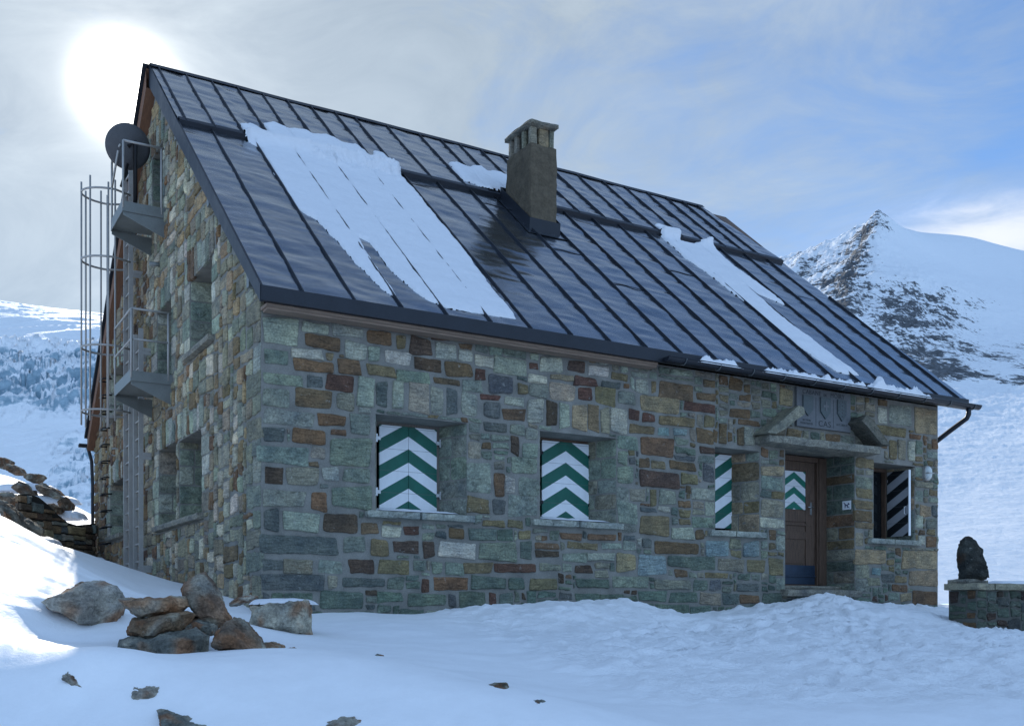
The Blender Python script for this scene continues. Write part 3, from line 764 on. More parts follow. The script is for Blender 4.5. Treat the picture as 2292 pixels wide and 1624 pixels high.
# back slope, small clipped gable at the far end, underside
BY = 2 * RIDGE_Y - EAVE_Y; T = .10
top = lambda x, y: (x, y, EAVE_Z + SL * (min(y, 2 * RIDGE_Y - y) - EAVE_Y) + (.045 / NV[2] if STEP_Y < y < 2 * RIDGE_Y - STEP_Y else 0))
cr = lambda y: xright(min(y, 2 * RIDGE_Y - y))
roof.add([top(-.09, RIDGE_Y), top(cr(RIDGE_Y), RIDGE_Y), top(cr(STEP_Y), 2 * RIDGE_Y - STEP_Y - .001), top(11.97, BY), top(-.09, BY), top(-.09, 2 * RIDGE_Y - STEP_Y - .001)], [(0, 5, 2, 1), (5, 4, 3, 2)], 0)
roof.add([top(cr(STEP_Y), STEP_Y + .001), top(cr(STEP_Y), 2 * RIDGE_Y - STEP_Y - .001), top(cr(RIDGE_Y), RIDGE_Y)], [(0, 1, 2)], 0)
dn = np.array([0, 0, -T])
ends = [(-.05, EAVE_Y + .03), (-.05, RIDGE_Y), (-.05, BY - .03)]
un = [np.array(top(x, y)) + dn for x, y in ends]; un2 = [np.array([11.8, u[1], u[2]]) for u in un]
roof.add(un + un2, [(0, 1, 4, 3), (1, 2, 5, 4)], 1)
# standing seams
def seam(x0, x1, y0, y1, lift, seed):
    pts = []; n = 26
    for i in range(n + 1):
        t = i / n; y = y0 + (y1 - y0) * t; x = x0 + (x1 - x0) * t + .008 * mn.noise(Vector((y * 1.4, seed, 0)))
        pts.append((x, y))
    hgt, wd = .027, .009
    vs = []; fs = []
    for (x, y) in pts:
        hh = hgt * (1 + .25 * mn.noise(Vector((y * 6, seed, 3))))
        for dx, dz in ((-wd, -.02), (-wd * .8, hh), (wd * .8, hh), (wd, -.02)):
            vs.append(on_roof(x + dx, y, lift + dz))
    for i in range(n):
        for k in range(3): fs.append((i * 4 + k, i * 4 + k + 1, i * 4 + 5 + k, i * 4 + 4 + k))
    fs += [(3, 2, 1, 0), (n * 4, n * 4 + 1, n * 4 + 2, n * 4 + 3)]
    roof.add(vs, fs, 2)
for k, x in enumerate(SEAMS):
    y1 = STEP_Y - .02
    if x > xright(STEP_Y): y1 = (11.97 - x) / .095 - .12
    seam(x, x, EAVE_Y, y1, 0, k * 3.3)
for k, x in enumerate(UP):
    y1 = RIDGE_Y - .02
    if x > xright(RIDGE_Y): y1 = STEP_Y + (11.615 - x) / .275
    seam(x, x, STEP_Y - .02, y1, .045, k * 5.1 + 80)
# cross joints of single sheets
for (x0, x1, y) in ((.99, 1.59, 1.95), (5.79, 6.41, 1.35), (7.57, 8.17, 2.2), (10.57, 11.17, 2.25), (5.2, 5.8, 2.1), (4.58, 5.16, 3.2), (8.76, 9.34, 1.4)):
    p = [on_roof(x0 + .015 + (x1 - x0 - .03) * t / 6, y + .02 * math.sin(t * .9), .004) for t in range(7)]
    roof.tube(p, .006, 5, 2)

N = Nodes('roof_sheet_metal')
f1 = N.noise(N.coord((1.2, 4, 4)), 1.6, 5, .6, .6); f2 = N.noise(N.coord((2, 7, 7)), 6, 4, .6, .3); f3 = N.noise(N.coord(), 45, 4, .6)
c = N.ramp(N.mix(.4, f1, f2), [(.3, (.19, .215, .25)), (.5, (.26, .29, .33)), (.7, (.36, .39, .44))])
N.done(c, N.ramp(f1, [(.3, .10), (.7, .20)]), N.bump(f2, .12, .012, N.bump(f3, .03, .002)), .95)
M['roof'] = N.mat
ro = roof.build('roof', [M['roof'], M['wood_dark'], M['black_metal']], hut)

m = MB()                                           # ledge where the upper sheets end
for i in range(40):
    xa, xb = -.08 + i * (11.67 / 40), -.08 + (i + 1) * (11.67 / 40)
    w0 = .012 * mn.noise(Vector((xa * .8, 0, 0))); w1 = .012 * mn.noise(Vector((xb * .8, 0, 0)))
    a = [on_roof(xa, STEP_Y - .06 + w0, -.01), on_roof(xa, STEP_Y - .05 + w0, .058), on_roof(xa, STEP_Y + .02 + w0, .066)]
    b = [on_roof(xb, STEP_Y - .06 + w1, -.01), on_roof(xb, STEP_Y - .05 + w1, .058), on_roof(xb, STEP_Y + .02 + w1, .066)]
    m.add(a + b, [(0, 3, 4, 1), (1, 4, 5, 2)], 0)
    e = on_roof(xa, STEP_Y + .04, .03); g = on_roof(xb, STEP_Y + .04, .03); m.add([a[2], b[2], g, e], [(0, 1, 2, 3)], 0)
m.build('roof_ledge', M['black_metal'], ro)
m = MB()
for i in range(24):
    xa, xb = -.1 + i * (xright(RIDGE_Y) + .12) / 24, -.1 + (i + 1) * (xright(RIDGE_Y) + .12) / 24
    g0, g1 = [RIDGE_Z + .055 + .02 * mn.noise(Vector((x * .7, 4, 0))) for x in (xa, xb)]
    m.add([(xa, RIDGE_Y - .10, g0 - .06), (xa, RIDGE_Y - .02, g0 + .02), (xa, RIDGE_Y + .02, g0 + .02), (xa, RIDGE_Y + .10, g0 - .06),
           (xb, RIDGE_Y - .10, g1 - .06), (xb, RIDGE_Y - .02, g1 + .02), (xb, RIDGE_Y + .02, g1 + .02), (xb, RIDGE_Y + .10, g1 - .06)],
          [(0, 4, 5, 1), (1, 5, 6, 2), (2, 6, 7, 3)], 0)
m.build('ridge_cap', M['black_metal'], ro)
m = MB(); zt = EAVE_Z
m.box((-.10, EAVE_Y - .012, zt - .155), (11.97, EAVE_Y + .0, zt + .012)); m.box((-.10, EAVE_Y + .0, zt - .155), (11.97, EAVE_Y + .05, zt - .145))
m.build('fascia', M['black_metal'], ro)
m = MB(); m.box((-.02, -.245, zt - .19), (5.42, -.03, zt - .157)); m.box((.0, -.225, zt - .215), (5.42, -.05, zt - .19)); m.build('soffit_board', M['wood_long'], ro)
# verge boards of both gables: dark metal in front, timber behind
for X in (-.09, 11.75):
    m = MB()
    for (ya, yb, w) in ((EAVE_Y, RIDGE_Y, .25),):
        za, zb = top(0, ya)[2], EAVE_Z + SL * (RIDGE_Y - EAVE_Y)
        m.add([(X - .02, ya, za + .02), (X - .02, yb, zb + .05), (X - .02, yb, zb + .05 - w * 1.35), (X - .02, ya, za + .02 - w * .75),
               (X + .01, ya, za + .02), (X + .01, yb, zb + .05), (X + .01, yb, zb + .05 - w * 1.35), (X + .01, ya, za + .02 - w * .75)],
              [(0, 1, 2, 3), (7, 6, 5, 4), (0, 4, 5, 1), (3, 2, 6, 7), (0, 3, 7, 4)], 0)
    if X < 0: m.build('verge_board', M['black_metal'], ro, fix=True)
m = MB()
ya, yb = RIDGE_Y, BY; za, zb = RIDGE_Z, EAVE_Z
m.add([(-.15, ya, za - .02), (-.15, yb, zb - .02), (-.15, yb, zb - .27), (-.15, ya, za - .32), (.0, ya, za - .02), (.0, yb, zb - .02), (.0, yb, zb - .27), (.0, ya, za - .32)],
      [(0, 1, 2, 3), (7, 6, 5, 4), (0, 4, 5, 1), (3, 2, 6, 7), (1, 5, 6, 2)], 0)
o = m.build('verge_board', M['wood_barge'], ro, fix=True); tag(o, 'reddish brown timber verge board')
m = MB(); m.bar((-.17, ya, za + .04), (-.17, yb + .05, zb + .0), .06, .05); m.bar((-.13, ya, za + .05), (-.13, yb + .05, zb + .01), .14, .02); m.build('verge_flashing', M['black_metal'], ro)
for y in (.20, 1.95, 3.75):
    m = MB(); z = roofline(y); m.box((-.085, y, z - .13), (-.001, y + .09, z + .05)); m.build('purlin_end', M['galv_plate'], ro)
# gutter along the right part of the eave, and one on the far eave
def gutter(x0, x1, y, z, r=.065, sag=.0):
    m = MB(); n = 9; K = 24; vs = []; fs = []
    for i in range(K + 1):
        x = x0 + (x1 - x0) * i / K
        for rr in (r, r * .9):
            for k in range(n):
                a = math.pi + math.pi * k / (n - 1); vs.append((x, y + rr * math.cos(a), z + rr * math.sin(a)))
    for i in range(K):
        for s in (0, n):
            for k in range(n - 1):
                q = (i * 2 * n + s + k, (i + 1) * 2 * n + s + k, (i + 1) * 2 * n + s + k + 1, i * 2 * n + s + k + 1); fs.append(q if s else q[::-1])
        for k in (0, n - 1): fs.append((i * 2 * n + k, (i + 1) * 2 * n + k, (i + 1) * 2 * n + n + k, i * 2 * n + n + k))
    for i in (0, K):
        fs.append([i * 2 * n + k for k in range(n)])
    m.add(vs, fs, 0); m.tube([(x0, y - r, z), (x1, y - r, z)], .010, 6)
    return m
GZ = 3.455; GY = -.385
go = gutter(5.45, 12.12, GY, GZ).build('gutter', M['black_metal'], hut)
for i in range(11):
    x = 5.75 + i * .62; m = MB()
    pts = [(x, GY + .071 * math.cos(math.pi + math.pi * k / 8), GZ + .071 * math.sin(math.pi + math.pi * k / 8)) for k in range(9)]
    for a, b in zip(pts[:-1], pts[1:]): m.bar(a, b, .022, .004, (1, 0, 0))
    m.build('gutter_bracket', M['straps'], go)
m = MB(); m.tube([(11.86, GY, GZ - .05), (11.86, GY, GZ - .16), (11.855, GY + .03, GZ - .22), (11.80, -.10, GZ - .38), (11.74, .10, GZ - .52), (11.70, .22, GZ - .60), (11.68, .26, GZ - .68), (11.68, .26, .1)], .042, 10); m.build('downpipe', M['black_metal'], hut)
g2 = gutter(-.3, 12.0, BY + .1, 3.42).build('gutter', M['black_metal'], hut)
m = MB(); m.tube([(-.12, WID + .1, 3.36), (-.04, WID + .16, 3.1), (-.03, WID + .10, 2.6), (-.03, WID + .10, .3)], .035, 8); m.build('downpipe', M['black_metal'], hut)

# ---- chimney
ch = MB(); cx0, cx1, cy0, cy1 = 5.16, 5.68, 2.64, 3.44
ch.slab((cx0, cy0, 5.6), (cx1 - cx0, 0, 0), (0, cy1 - cy0, 0), (0, 0, 1.88), .06, .02, 0, (1, 1, 1), 3, .03, 6)
cho = ch.build('chimney', M['concrete'], hut)
for (x, y, w, l) in ((cx0 + .03, cy0 + .04, .13, .10), (cx0 + .19, cy0 + .04, .19, .10), (cx1 - .13, cy0 + .05, .10, .12), (cx0 + .03, cy0 + .26, .10, .09), (cx0 + .03, cy0 + .48, .10, .1), (cx0 + .03, cy1 - .14, .12, .10), (cx1 - .13, cy1 - .15, .10, .12), (cx1 - .12, cy0 + .36, .09, .12)):
    m = MB(); m.slab((x, y, 7.46), (w, 0, 0), (0, l, 0), (0, 0, .31), .05, .010, 0, tint('x', rng) if x != cx0 + .19 else tint('t', rng), x * 9, .02); m.build('chimney_pier', M['stone'], cho)
m = MB(); m.slab((cx0 - .02, cy0 - .045, 7.75), (cx1 - cx0 + .04, 0, 0), (0, cy1 - cy0 + .09, 0), (0, 0, .10), .06, .02, 0, PAL['x'], 12, .04)
m.slab((cx0 + .02, cy0 + .06, 7.835), (cx1 - cx0 - .08, 0, 0), (0, cy1 - cy0 - .15, 0), (0, 0, .055), .06, .02, 0, PAL['x'], 15, .04)
m.build('chimney_cap', M['rock'], cho)
m = MB(); m.box((cx0 + .14, cy0 + .15, 7.42), (cx1 - .14, cy1 - .15, 7.75)); m.build('flue', M['void'], cho)
m = MB(); e = .03
q = []
for (x, y) in ((cx0 - e, cy0 - e), (cx1 + e, cy0 - e), (cx1 + e, cy1 + .1), (cx0 - e, cy1 + .1)): q.append((x, y))
bot = [on_roof(x, y, -.02) for x, y in q]; tp = [(x, y, on_roof(x, y)[2] + .20) for x, y in q]
bot2 = [on_roof(x + (-.10 if x < 5.4 else .10), y + (-.12 if y < 3 else .1), .008) for x, y in q]
m.add(bot + tp + bot2, [(0, 1, 5, 4), (1, 2, 6, 5), (2, 3, 7, 6), (3, 0, 4, 7), (8, 9, 1, 0), (9, 10, 2, 1), (11, 8, 0, 3)], 0)
m.build('chimney_flashing', M['black_metal'], cho)

# ---- iron rungs and a vent on the gable
for k in range(12):
    z = .98 + k * (3.42 / 11); m = MB(); y = 9.72
    m.tube([(.02, y, z + .02), (-.13, y, z + .01), (-.155, y - .03, z), (-.155, y - .30, z), (-.13, y - .33, z + .01), (.02, y - .33, z + .02)], .014, 6)
    m.build('climbing_rung', M['black_iron'], hut)
m = MB(); m.tube([(.05, 5.13, 5.36), (-.16, 5.13, 5.34)], .035, 8); m.build('vent_pipe', M['galv_plate'], hut)
# ---------------------------------------------------------------- fire escape
fe = empty('fire_escape', (-.18, 6.1, .5))
tag(fe, 'galvanised steel fire escape ladder with safety cage and two small platforms on the gable', 'fire escape')
def ladder(y0, y1, z0, z1, x=-.18):
    m = MB()
    for y in (y0, y1): m.box((x - .035, y - .014, z0), (x + .035, y + .014, z1), 0)
    z = z0 + .15
    while z < z1 - .05:
        m.tube([(x, y0, z), (x, y1, z)], .014, 6); z += .28
    return m.build('ladder', M['galv'], fe)
L2 = ladder(5.69, 6.13, .1, 4.48); L1 = ladder(6.50, 6.94, .1, 7.95)
for z in (.72, 2.5, 4.15, 5.6):
    for y in ((5.69, 6.13) if z < 5 else ()) + (6.5, 6.94):
        m = MB(); m.bar((-.145, y, z), (.01, y, z), .05, .05); m.bar((-.145, y, z - .055), (-.02, y, z - .055), .03, .06); m.build('wall_bracket', M['galv'], L1 if y > 6.3 else L2)
# safety cage: hoops and bars
cg = MB(); cy = 6.72
def hoop(z, ext=.74, w=.36, n=14):
    pts = [(-.19, cy - w * .62, z)]
    for k in range(n + 1):
        a = math.pi * k / n; pts.append((-.45 - (ext - .28) * math.sin(a), cy - w * math.cos(a), z + .0))
    pts.append((-.19, cy + w * .62, z)); return pts
for z in (3.28, 4.32, 5.75, 6.85): cg.tube(hoop(z), .017, 6)
for k, (z0, z1) in zip((1, 4, 7, 10, 13), ((3.0, 6.95), (3.1, 7.05), (3.05, 7.0), (3.05, 6.95), (3.1, 7.05))):
    p = hoop(0)[1 + k]; cg.tube([(p[0], p[1], z0), (p[0], p[1], z1)], .016, 6)
for y in (cy - .36, cy + .36): cg.tube([(-.45, y, 3.1), (-.45, y, 7.0)], .016, 6)
cg.build('safety_cage', M['galv'], fe)
def platform(y0, y1, x1, z, posts, rails, mesh_gap=False):
    m = MB()
    m.box((x1, y0, z - .012), (0, y1, z)); m.box((x1 - .012, y0 - .004, z - .05), (x1, y1 + .004, z + .12))       # deck, toe board
    m.box((x1, y0 - .012, z - .05), (0, y0, z + .10)); m.box((x1, y1, z - .05), (-.25, y1 + .012, z + .10))
    for y in (y0 + .005, y1 - .02):                                                                              # tapering brackets
        m.add([(x1, y, z - .05), (0, y, z - .05), (0, y, z - .34), (-.02, y, z - .34), (x1, y + 0, z - .10),
               (x1, y + .012, z - .05), (0, y + .012, z - .05), (0, y + .012, z - .34), (-.02, y + .012, z - .34), (x1, y + .012, z - .10)],
              [(0, 1, 2, 3, 4), (9, 8, 7, 6, 5), (4, 3, 8, 9), (0, 4, 9, 5), (3, 2, 7, 8)], 0)
    p = m.build('platform', M['galv_plate'], fe, fix=True)
    g = MB()
    for (x, y, h) in posts: g.tube([(x, y, z), (x, y, z + h)], .018, 6)
    for pts in rails: g.tube([(x, y, z + h) for x, y, h in pts], .017, 6)
    g.build('guard_rail', M['galv'], p)
platform(4.33, 5.62, -.58, 3.40, [(-.58, 4.33, 1.0), (-.06, 4.33, 1.0), (-.58, 5.62, 1.0)],
         [[(-.02, 4.33, 1.0), (-.58, 4.33, 1.0), (-.58, 5.62, 1.0)], [(-.02, 4.33, .56), (-.58, 4.33, .56), (-.58, 5.62, .56)]])
platform(4.79, 5.75, -.61, 6.0, [(-.61, 5.72, 1.0), (-.61, 4.79, 1.0), (-.06, 4.79, 1.0)],
         [[(-.61, 5.72, 1.0), (-.61, 5.68, 1.05), (-.57, 5.25, 1.12)], [(-.61, 5.72, .62), (-.60, 5.25, 1.02)], [(-.02, 4.79, 1.0), (-.61, 4.79, 1.0)]])

# ---- satellite dish on the upper platform
ds = empty('satellite_dish', (-.45, 5.25, 7.0)); tag(ds, 'round grey satellite dish above the top platform of the gable', 'satellite dish')
m = MB(); C = Vector((-.44, 5.36, 7.16)); nrm = Vector((.10, .93, .36)).normalized(); ax = nrm.cross(Vector((0, 0, 1))).normalized(); up = ax.cross(nrm)
vs = []; fs = []; n = 40
for j in range(7):
    r = .335 * j / 6; dep = -.09 * (1 - (r / .335) ** 2)
    for k in range(n): vs.append(C + nrm * dep + r * (math.cos(2 * math.pi * k / n) * ax * .98 + math.sin(2 * math.pi * k / n) * up))
for j in range(6):
    for k in range(n): fs.append((j * n + k, j * n + (k + 1) % n, (j + 1) * n + (k + 1) % n, (j + 1) * n + k))
nv = len(vs); vs += [v - nrm * .012 for v in vs]; fs += [tuple(i + nv for i in f[::-1]) for f in fs]
for k in range(n): fs.append((6 * n + k, 6 * n + (k + 1) % n, nv + 6 * n + (k + 1) % n, nv + 6 * n + k))
m.add(vs, fs, 0, (1, 1, 1), True); m.build('reflector', M['dish'], ds)
m = MB(); m.tube([(-.36, 5.2, 6.05), (-.36, 5.2, 7.2), C - nrm * .10], .032, 8); m.tube([(-.55, 5.3, 6.5), C - nrm * .1 - up * .25], .02, 6); m.build('mast', M['black_iron'], ds)
m = MB(); m.tube([C - up * .32, C + nrm * .42 - up * .25], .014, 6); m.box(tuple(C + nrm * .40 - up * .27 - Vector((.04, .04, .03))), tuple(C + nrm * .40 - up * .27 + Vector((.04, .04, .05)))); m.build('feed_arm', M['black_iron'], ds)

# ---- lamp and small sign
lp = empty('wall_lamp', (11.24, 0, 2.31)); tag(lp, 'oval white bulkhead lamp on the stone wall near the right corner', 'lamp')
m = MB()
def oval(y0, y1, rx, rz, dome=0):
    vs = []; fs = []; n = 24; K = 5
    for j in range(K + 1):
        t = j / K; s = math.cos(t * math.pi / 2) if dome else 1; y = y0 + (y1 - y0) * (math.sin(t * math.pi / 2) if dome else t)
        s = max(s, .02)
        for k in range(n):
            a = 2 * math.pi * k / n; e = lambda v: math.copysign(abs(v) ** .7, v)
            vs.append((11.24 + rx * s * e(math.cos(a)), y, 2.31 + rz * s * e(math.sin(a))))
    for j in range(K):
        for k in range(n): fs.append((j * n + k, j * n + (k + 1) % n, (j + 1) * n + (k + 1) % n, (j + 1) * n + k))
    fs.append(tuple(range(K * n, K * n + n))); m.add(vs, fs, 0, (1, 1, 1), True)
oval(.01, -.075, .075, .125); m.build('housing', M['galv'], lp, fix=True)
m = MB(); oval(-.075, -.135, .062, .11, 1); m.build('diffuser', M['lamp_glass'], lp, fix=True)
m = MB(); m.box((11.17, -.14, 2.30), (11.31, -.07, 2.315)); m.build('guard_strap', M['galv'], lp)
sg = empty('no_dogs_sign', (9.55, .14, 1.71)); tag(sg, 'small white sign with a crossed out dog beside the door', 'sign')
m = MB(); m.box((9.538, .055, 1.64), (9.546, .225, 1.78)); m.build('plate', M['white_paint'], sg)
m = MB()
def px(poly, x=9.5365):
    m.add([(x, .14 - p[0] * .07, 1.71 + p[1] * .06) for p in poly], [tuple(range(len(poly)))], 0)
px([(-.55, .12), (.35, .12), (.35, -.18), (-.55, -.18)]); px([(.3, .10), (.45, .55), (.62, .50), (.9, .28), (.88, .14), (.5, .05), (.35, -.1)])
px([(.42, .5), (.5, .75), (.58, .5)]); px([(-.55, .1), (-.8, .55), (-.72, .58), (-.45, .12)])
for X in (-.55, -.32, .12, .28): px([(X, -.15), (X + .12, -.15), (X + .10, -.75), (X - .02, -.75)])
m.add([(9.5355, .14 - p[0] * .07, 1.71 + p[1] * .06) for p in ((-.9, .75), (-.8, .88), (.9, -.75), (.8, -.88))], [(0, 1, 2, 3)], 0)
m.build('pictogram', M['sign_blue'], sg)

# ---------------------------------------------------------------- snow lying on the roof and sills
def inside(P, poly):
    x, y = P[..., 0], P[..., 1]; r = np.zeros(x.shape, bool); n = len(poly)
    for i in range(n):
        (x0, y0), (x1, y1) = poly[i], poly[(i + 1) % n]
        if y0 == y1: continue
        r ^= ((y0 > y) != (y1 > y)) & (x < (x1 - x0) * (y - y0) / (y1 - y0) + x0)
    return r
def edge_dist(P, poly):
    d = np.full(P.shape[:2], 1e9)
    for i in range(len(poly)):
        a = np.array(poly[i]); b = np.array(poly[(i + 1) % len(poly)]); ab = b - a
        t = np.clip(((P - a) @ ab) / (ab @ ab + 1e-9), 0, 1); d = np.minimum(d, np.linalg.norm(P - a - t[..., None] * ab, axis=-1))
    return d
def roof_patch(poly, label, h=.034, cell=.022, seams=True, rim=0):
    """poly in hut coordinates (x, y) on the front slope"""
    A = np.array(poly); lo = A.min(0) - .08; hi = A.max(0) + .08
    X, Y = np.meshgrid(np.arange(lo[0], hi[0], cell), np.arange(lo[1], hi[1], cell), indexing='ij')
    P = np.stack([X, Y], -1); d = edge_dist(P, poly); d = np.where(inside(P, poly), d, -d)
    d = d + .015 * fbm(X * 5, Y * 5, 2.2, 4, .6)
    t = h * (1 - np.exp(-np.clip(d, 0, 9) / .03)) * (1 + .25 * fbm(X * 3, Y * 3, .7, 3)) + .004 * fbm(X * 14, Y * 14, 4, 2)
    if rim:                                        # crumbled ridge of snow along the ledge
        b = np.exp(-((Y - STEP_Y + .12) / .16) ** 2) * sstep(1.55, 2.0, X); t = t + rim * b * np.clip(.6 + 1.3 * fbm(X * 6, Y * 6, 1.2, 4, .65), 0, 2)
    if seams:
        for S, lo_, hi_ in ((SEAMS, -9, STEP_Y - .1), (UP, STEP_Y + .05, 99)):
            for s in S:
                g = np.exp(-((X - s + .006 * perlin(Y * 3, s)) / .009) ** 2) * (Y > lo_) * (Y < hi_) * np.clip(.7 + .9 * perlin(Y * 1.7, s * 3), 0, 1)
                t = t * (1 - .8 * g)
    lift = np.where(Y > STEP_Y - .04, .05, .004); lift = lift + (.055 + .03 * (t > .02)) * np.exp(-((Y - STEP_Y + .02) / .085) ** 2)
    z = np.clip(d / .02, -1, 0) * .02
    W = np.stack([X, Y, EAVE_Z + SL * (Y - EAVE_Y)], -1) + NV * (lift + ripple(X, Y) + np.maximum(t, 0) + z)[..., None]
    o = grid_obj('snow_patch', W, M['roof_snow'], keep=d > -.016)
    c = A.mean(0); base = on_roof(*c); me = o.data
    v = np.empty(len(me.vertices) * 3); me.vertices.foreach_get('co', v); v = v.reshape(-1, 3) - base; me.vertices.foreach_set('co', v.ravel()); o.location = base
    tag(o, label, 'snow', 'snow lying on the roof')
BIG = [(0.89,3.94),(1.05,4.05),(1.16,4.01),(1.25,3.88),(1.27,3.65),(1.30,3.96),(1.29,4.17),(1.49,4.30),(1.66,4.25),(1.72,4.21),(2.04,4.34),(2.11,4.22),(2.38,4.37),(2.53,4.29),(2.58,4.21),(2.84,4.24),(2.94,4.06),(2.94,3.79),(2.99,3.75),(3.10,4.16),(3.29,4.19),(3.31,3.97),(3.30,3.65),(3.32,3.30),(3.37,3.15),(3.34,2.68),(3.36,1.58),(3.27,0.47),(3.26,-0.02),(3.23,-0.11),(3.10,-0.13),(2.86,-0.12),(2.26,-0.14),(2.18,-0.08),(2.05,-0.02),(1.95,0.14),(1.86,0.40),(1.80,0.67),(1.80,0.93),(1.78,1.16),(1.67,1.23),(1.63,1.03),(1.63,0.69),(1.62,0.37),(1.63,0.13),(1.62,-0.05),(1.54,-0.02),(1.48,0.09),(1.44,0.25),(1.40,0.42),(1.35,0.61),(1.32,0.82),(1.30,1.04),(1.23,1.17),(1.21,1.34),(1.17,1.49),(1.06,1.57),(0.99,1.69),(0.99,2.03),(0.99,2.52),(1.00,3.14),(1.01,3.35),(0.88,3.49),(0.85,3.73)]
MID = [(4.60,4.43),(4.79,4.53),(4.91,4.46),(5.00,4.43),(5.10,4.54),(5.32,4.61),(5.36,4.45),(5.49,4.55),(5.68,4.56),(5.73,4.49),(5.85,4.58),(5.96,4.53),(5.49,3.63),(5.34,3.65),(4.98,3.65),(4.74,3.78),(4.56,3.81),(4.55,4.08)]
STRIP = [(8.64,3.78),(8.97,3.92),(9.07,3.80),(8.92,3.50),(9.22,3.50),(9.74,3.67),(9.76,3.28),(9.71,2.91),(9.77,2.52),(9.88,2.21),(9.87,1.81),(9.63,1.92),(9.44,2.01),(9.43,2.16),(9.31,1.63),(9.35,1.09),(9.43,0.61),(9.49,0.15),(9.58,-0.08),(9.35,-0.11),(9.04,-0.09),(8.94,0.10),(8.79,0.55),(8.77,1.08),(8.77,1.47),(8.61,2.51),(8.48,2.81),(8.50,3.16),(8.48,3.37),(8.50,3.54)]
roof_patch(BIG, 'largest snow sheet on the roof, reaching from the ledge down to the eave', rim=.05)
roof_patch(MID, 'small scalloped snow patch on the upper roof directly left of the chimney', .05)
roof_patch(STRIP, 'long narrow snow strip running down the right part of the roof', .04)
roof_patch([(5.73, 3.35), (5.79, 3.33), (5.86, 3.42), (5.85, 3.56), (5.76, 3.6), (5.71, 3.48)], 'little snow lump against the right side of the chimney', .07, .015, False)
roof_patch([(8.62, 3.86), (8.85, 3.78), (9.1, 3.74), (9.14, 3.8), (9.0, 3.88), (8.85, 3.9), (8.7, 3.95)], 'small crumbs of snow just above the roof ledge beside the long strip', .05, .015, False)

def clump(x0, x1, label, h, seed, y0=GY - .075, y1=-.30, peak=None):
    """snow heaped in the gutter"""
    cellx = .018; X, Y = np.meshgrid(np.arange(x0 - .05, x1 + .05, cellx), np.linspace(y0, y1, 14), indexing='ij')
    e = np.clip(np.minimum(X - x0, x1 - X) / .12, -1, 1); c = 1 - ((Y - (y0 + y1) / 2) / ((y1 - y0) / 2)) ** 2
    hh = h * (.95 + .75 * fbm(X * 5 + seed, Y * 5, seed, 4, .62))
    if peak: hh = hh + peak[1] * np.exp(-((X - peak[0]) / .13) ** 2) * sstep(y0, y1, Y) * 1.6
    z = GZ - .02 + np.clip(e, 0, 1) ** .5 * np.clip(c * 1.6, 0, 1) * np.maximum(hh, -.01)
    o = grid_obj('snow_clump', np.stack([X, Y, z], -1), M['roof_snow'], origin=((x0 + x1) / 2, GY, GZ)); tag(o, label, 'snow', 'snow heaped in the gutter')
clump(6.0, 6.75, 'short heap of snow at the left end of the roof gutter', .10, 1)
clump(7.2, 9.35, 'long crumbly bank of snow in the gutter above the carved plaque', .085, 4)
clump(9.42, 10.85, 'snow heap with a tall peak in the gutter right of the plaque', .11, 9, peak=(9.72, .10))
for i, (w, fx) in enumerate(((WIN[0], .9), (WIN[1], .9))):
    X, Y = np.meshgrid(np.linspace(w[0] + .04, w[2] - .12, 50), np.linspace(-.05, .40, 14), indexing='ij')
    u = (X - w[0]) / (w[2] - w[0]); v = (Y + .05) / .45
    t = .045 * np.clip(v * 1.5 + .4 - .8 * np.abs(u - .45) ** 1.5, 0, 1) * np.clip(np.minimum(u - .03, .9 - u) / .05, 0, 1) ** .5 * (1 + .2 * perlin(X * 8, Y * 8))
    o = grid_obj('sill_snow', np.stack([X, Y, w[1] + .014 + t * (Y > -.04)], -1), M['roof_snow'], origin=((w[0] + w[2]) / 2, .2, w[1]))
    tag(o, ['thin snow on the stone sill under the leftmost shutter pair', 'thin snow on the stone sill of the second window from the left'][i], 'snow', 'snow on the window sills')

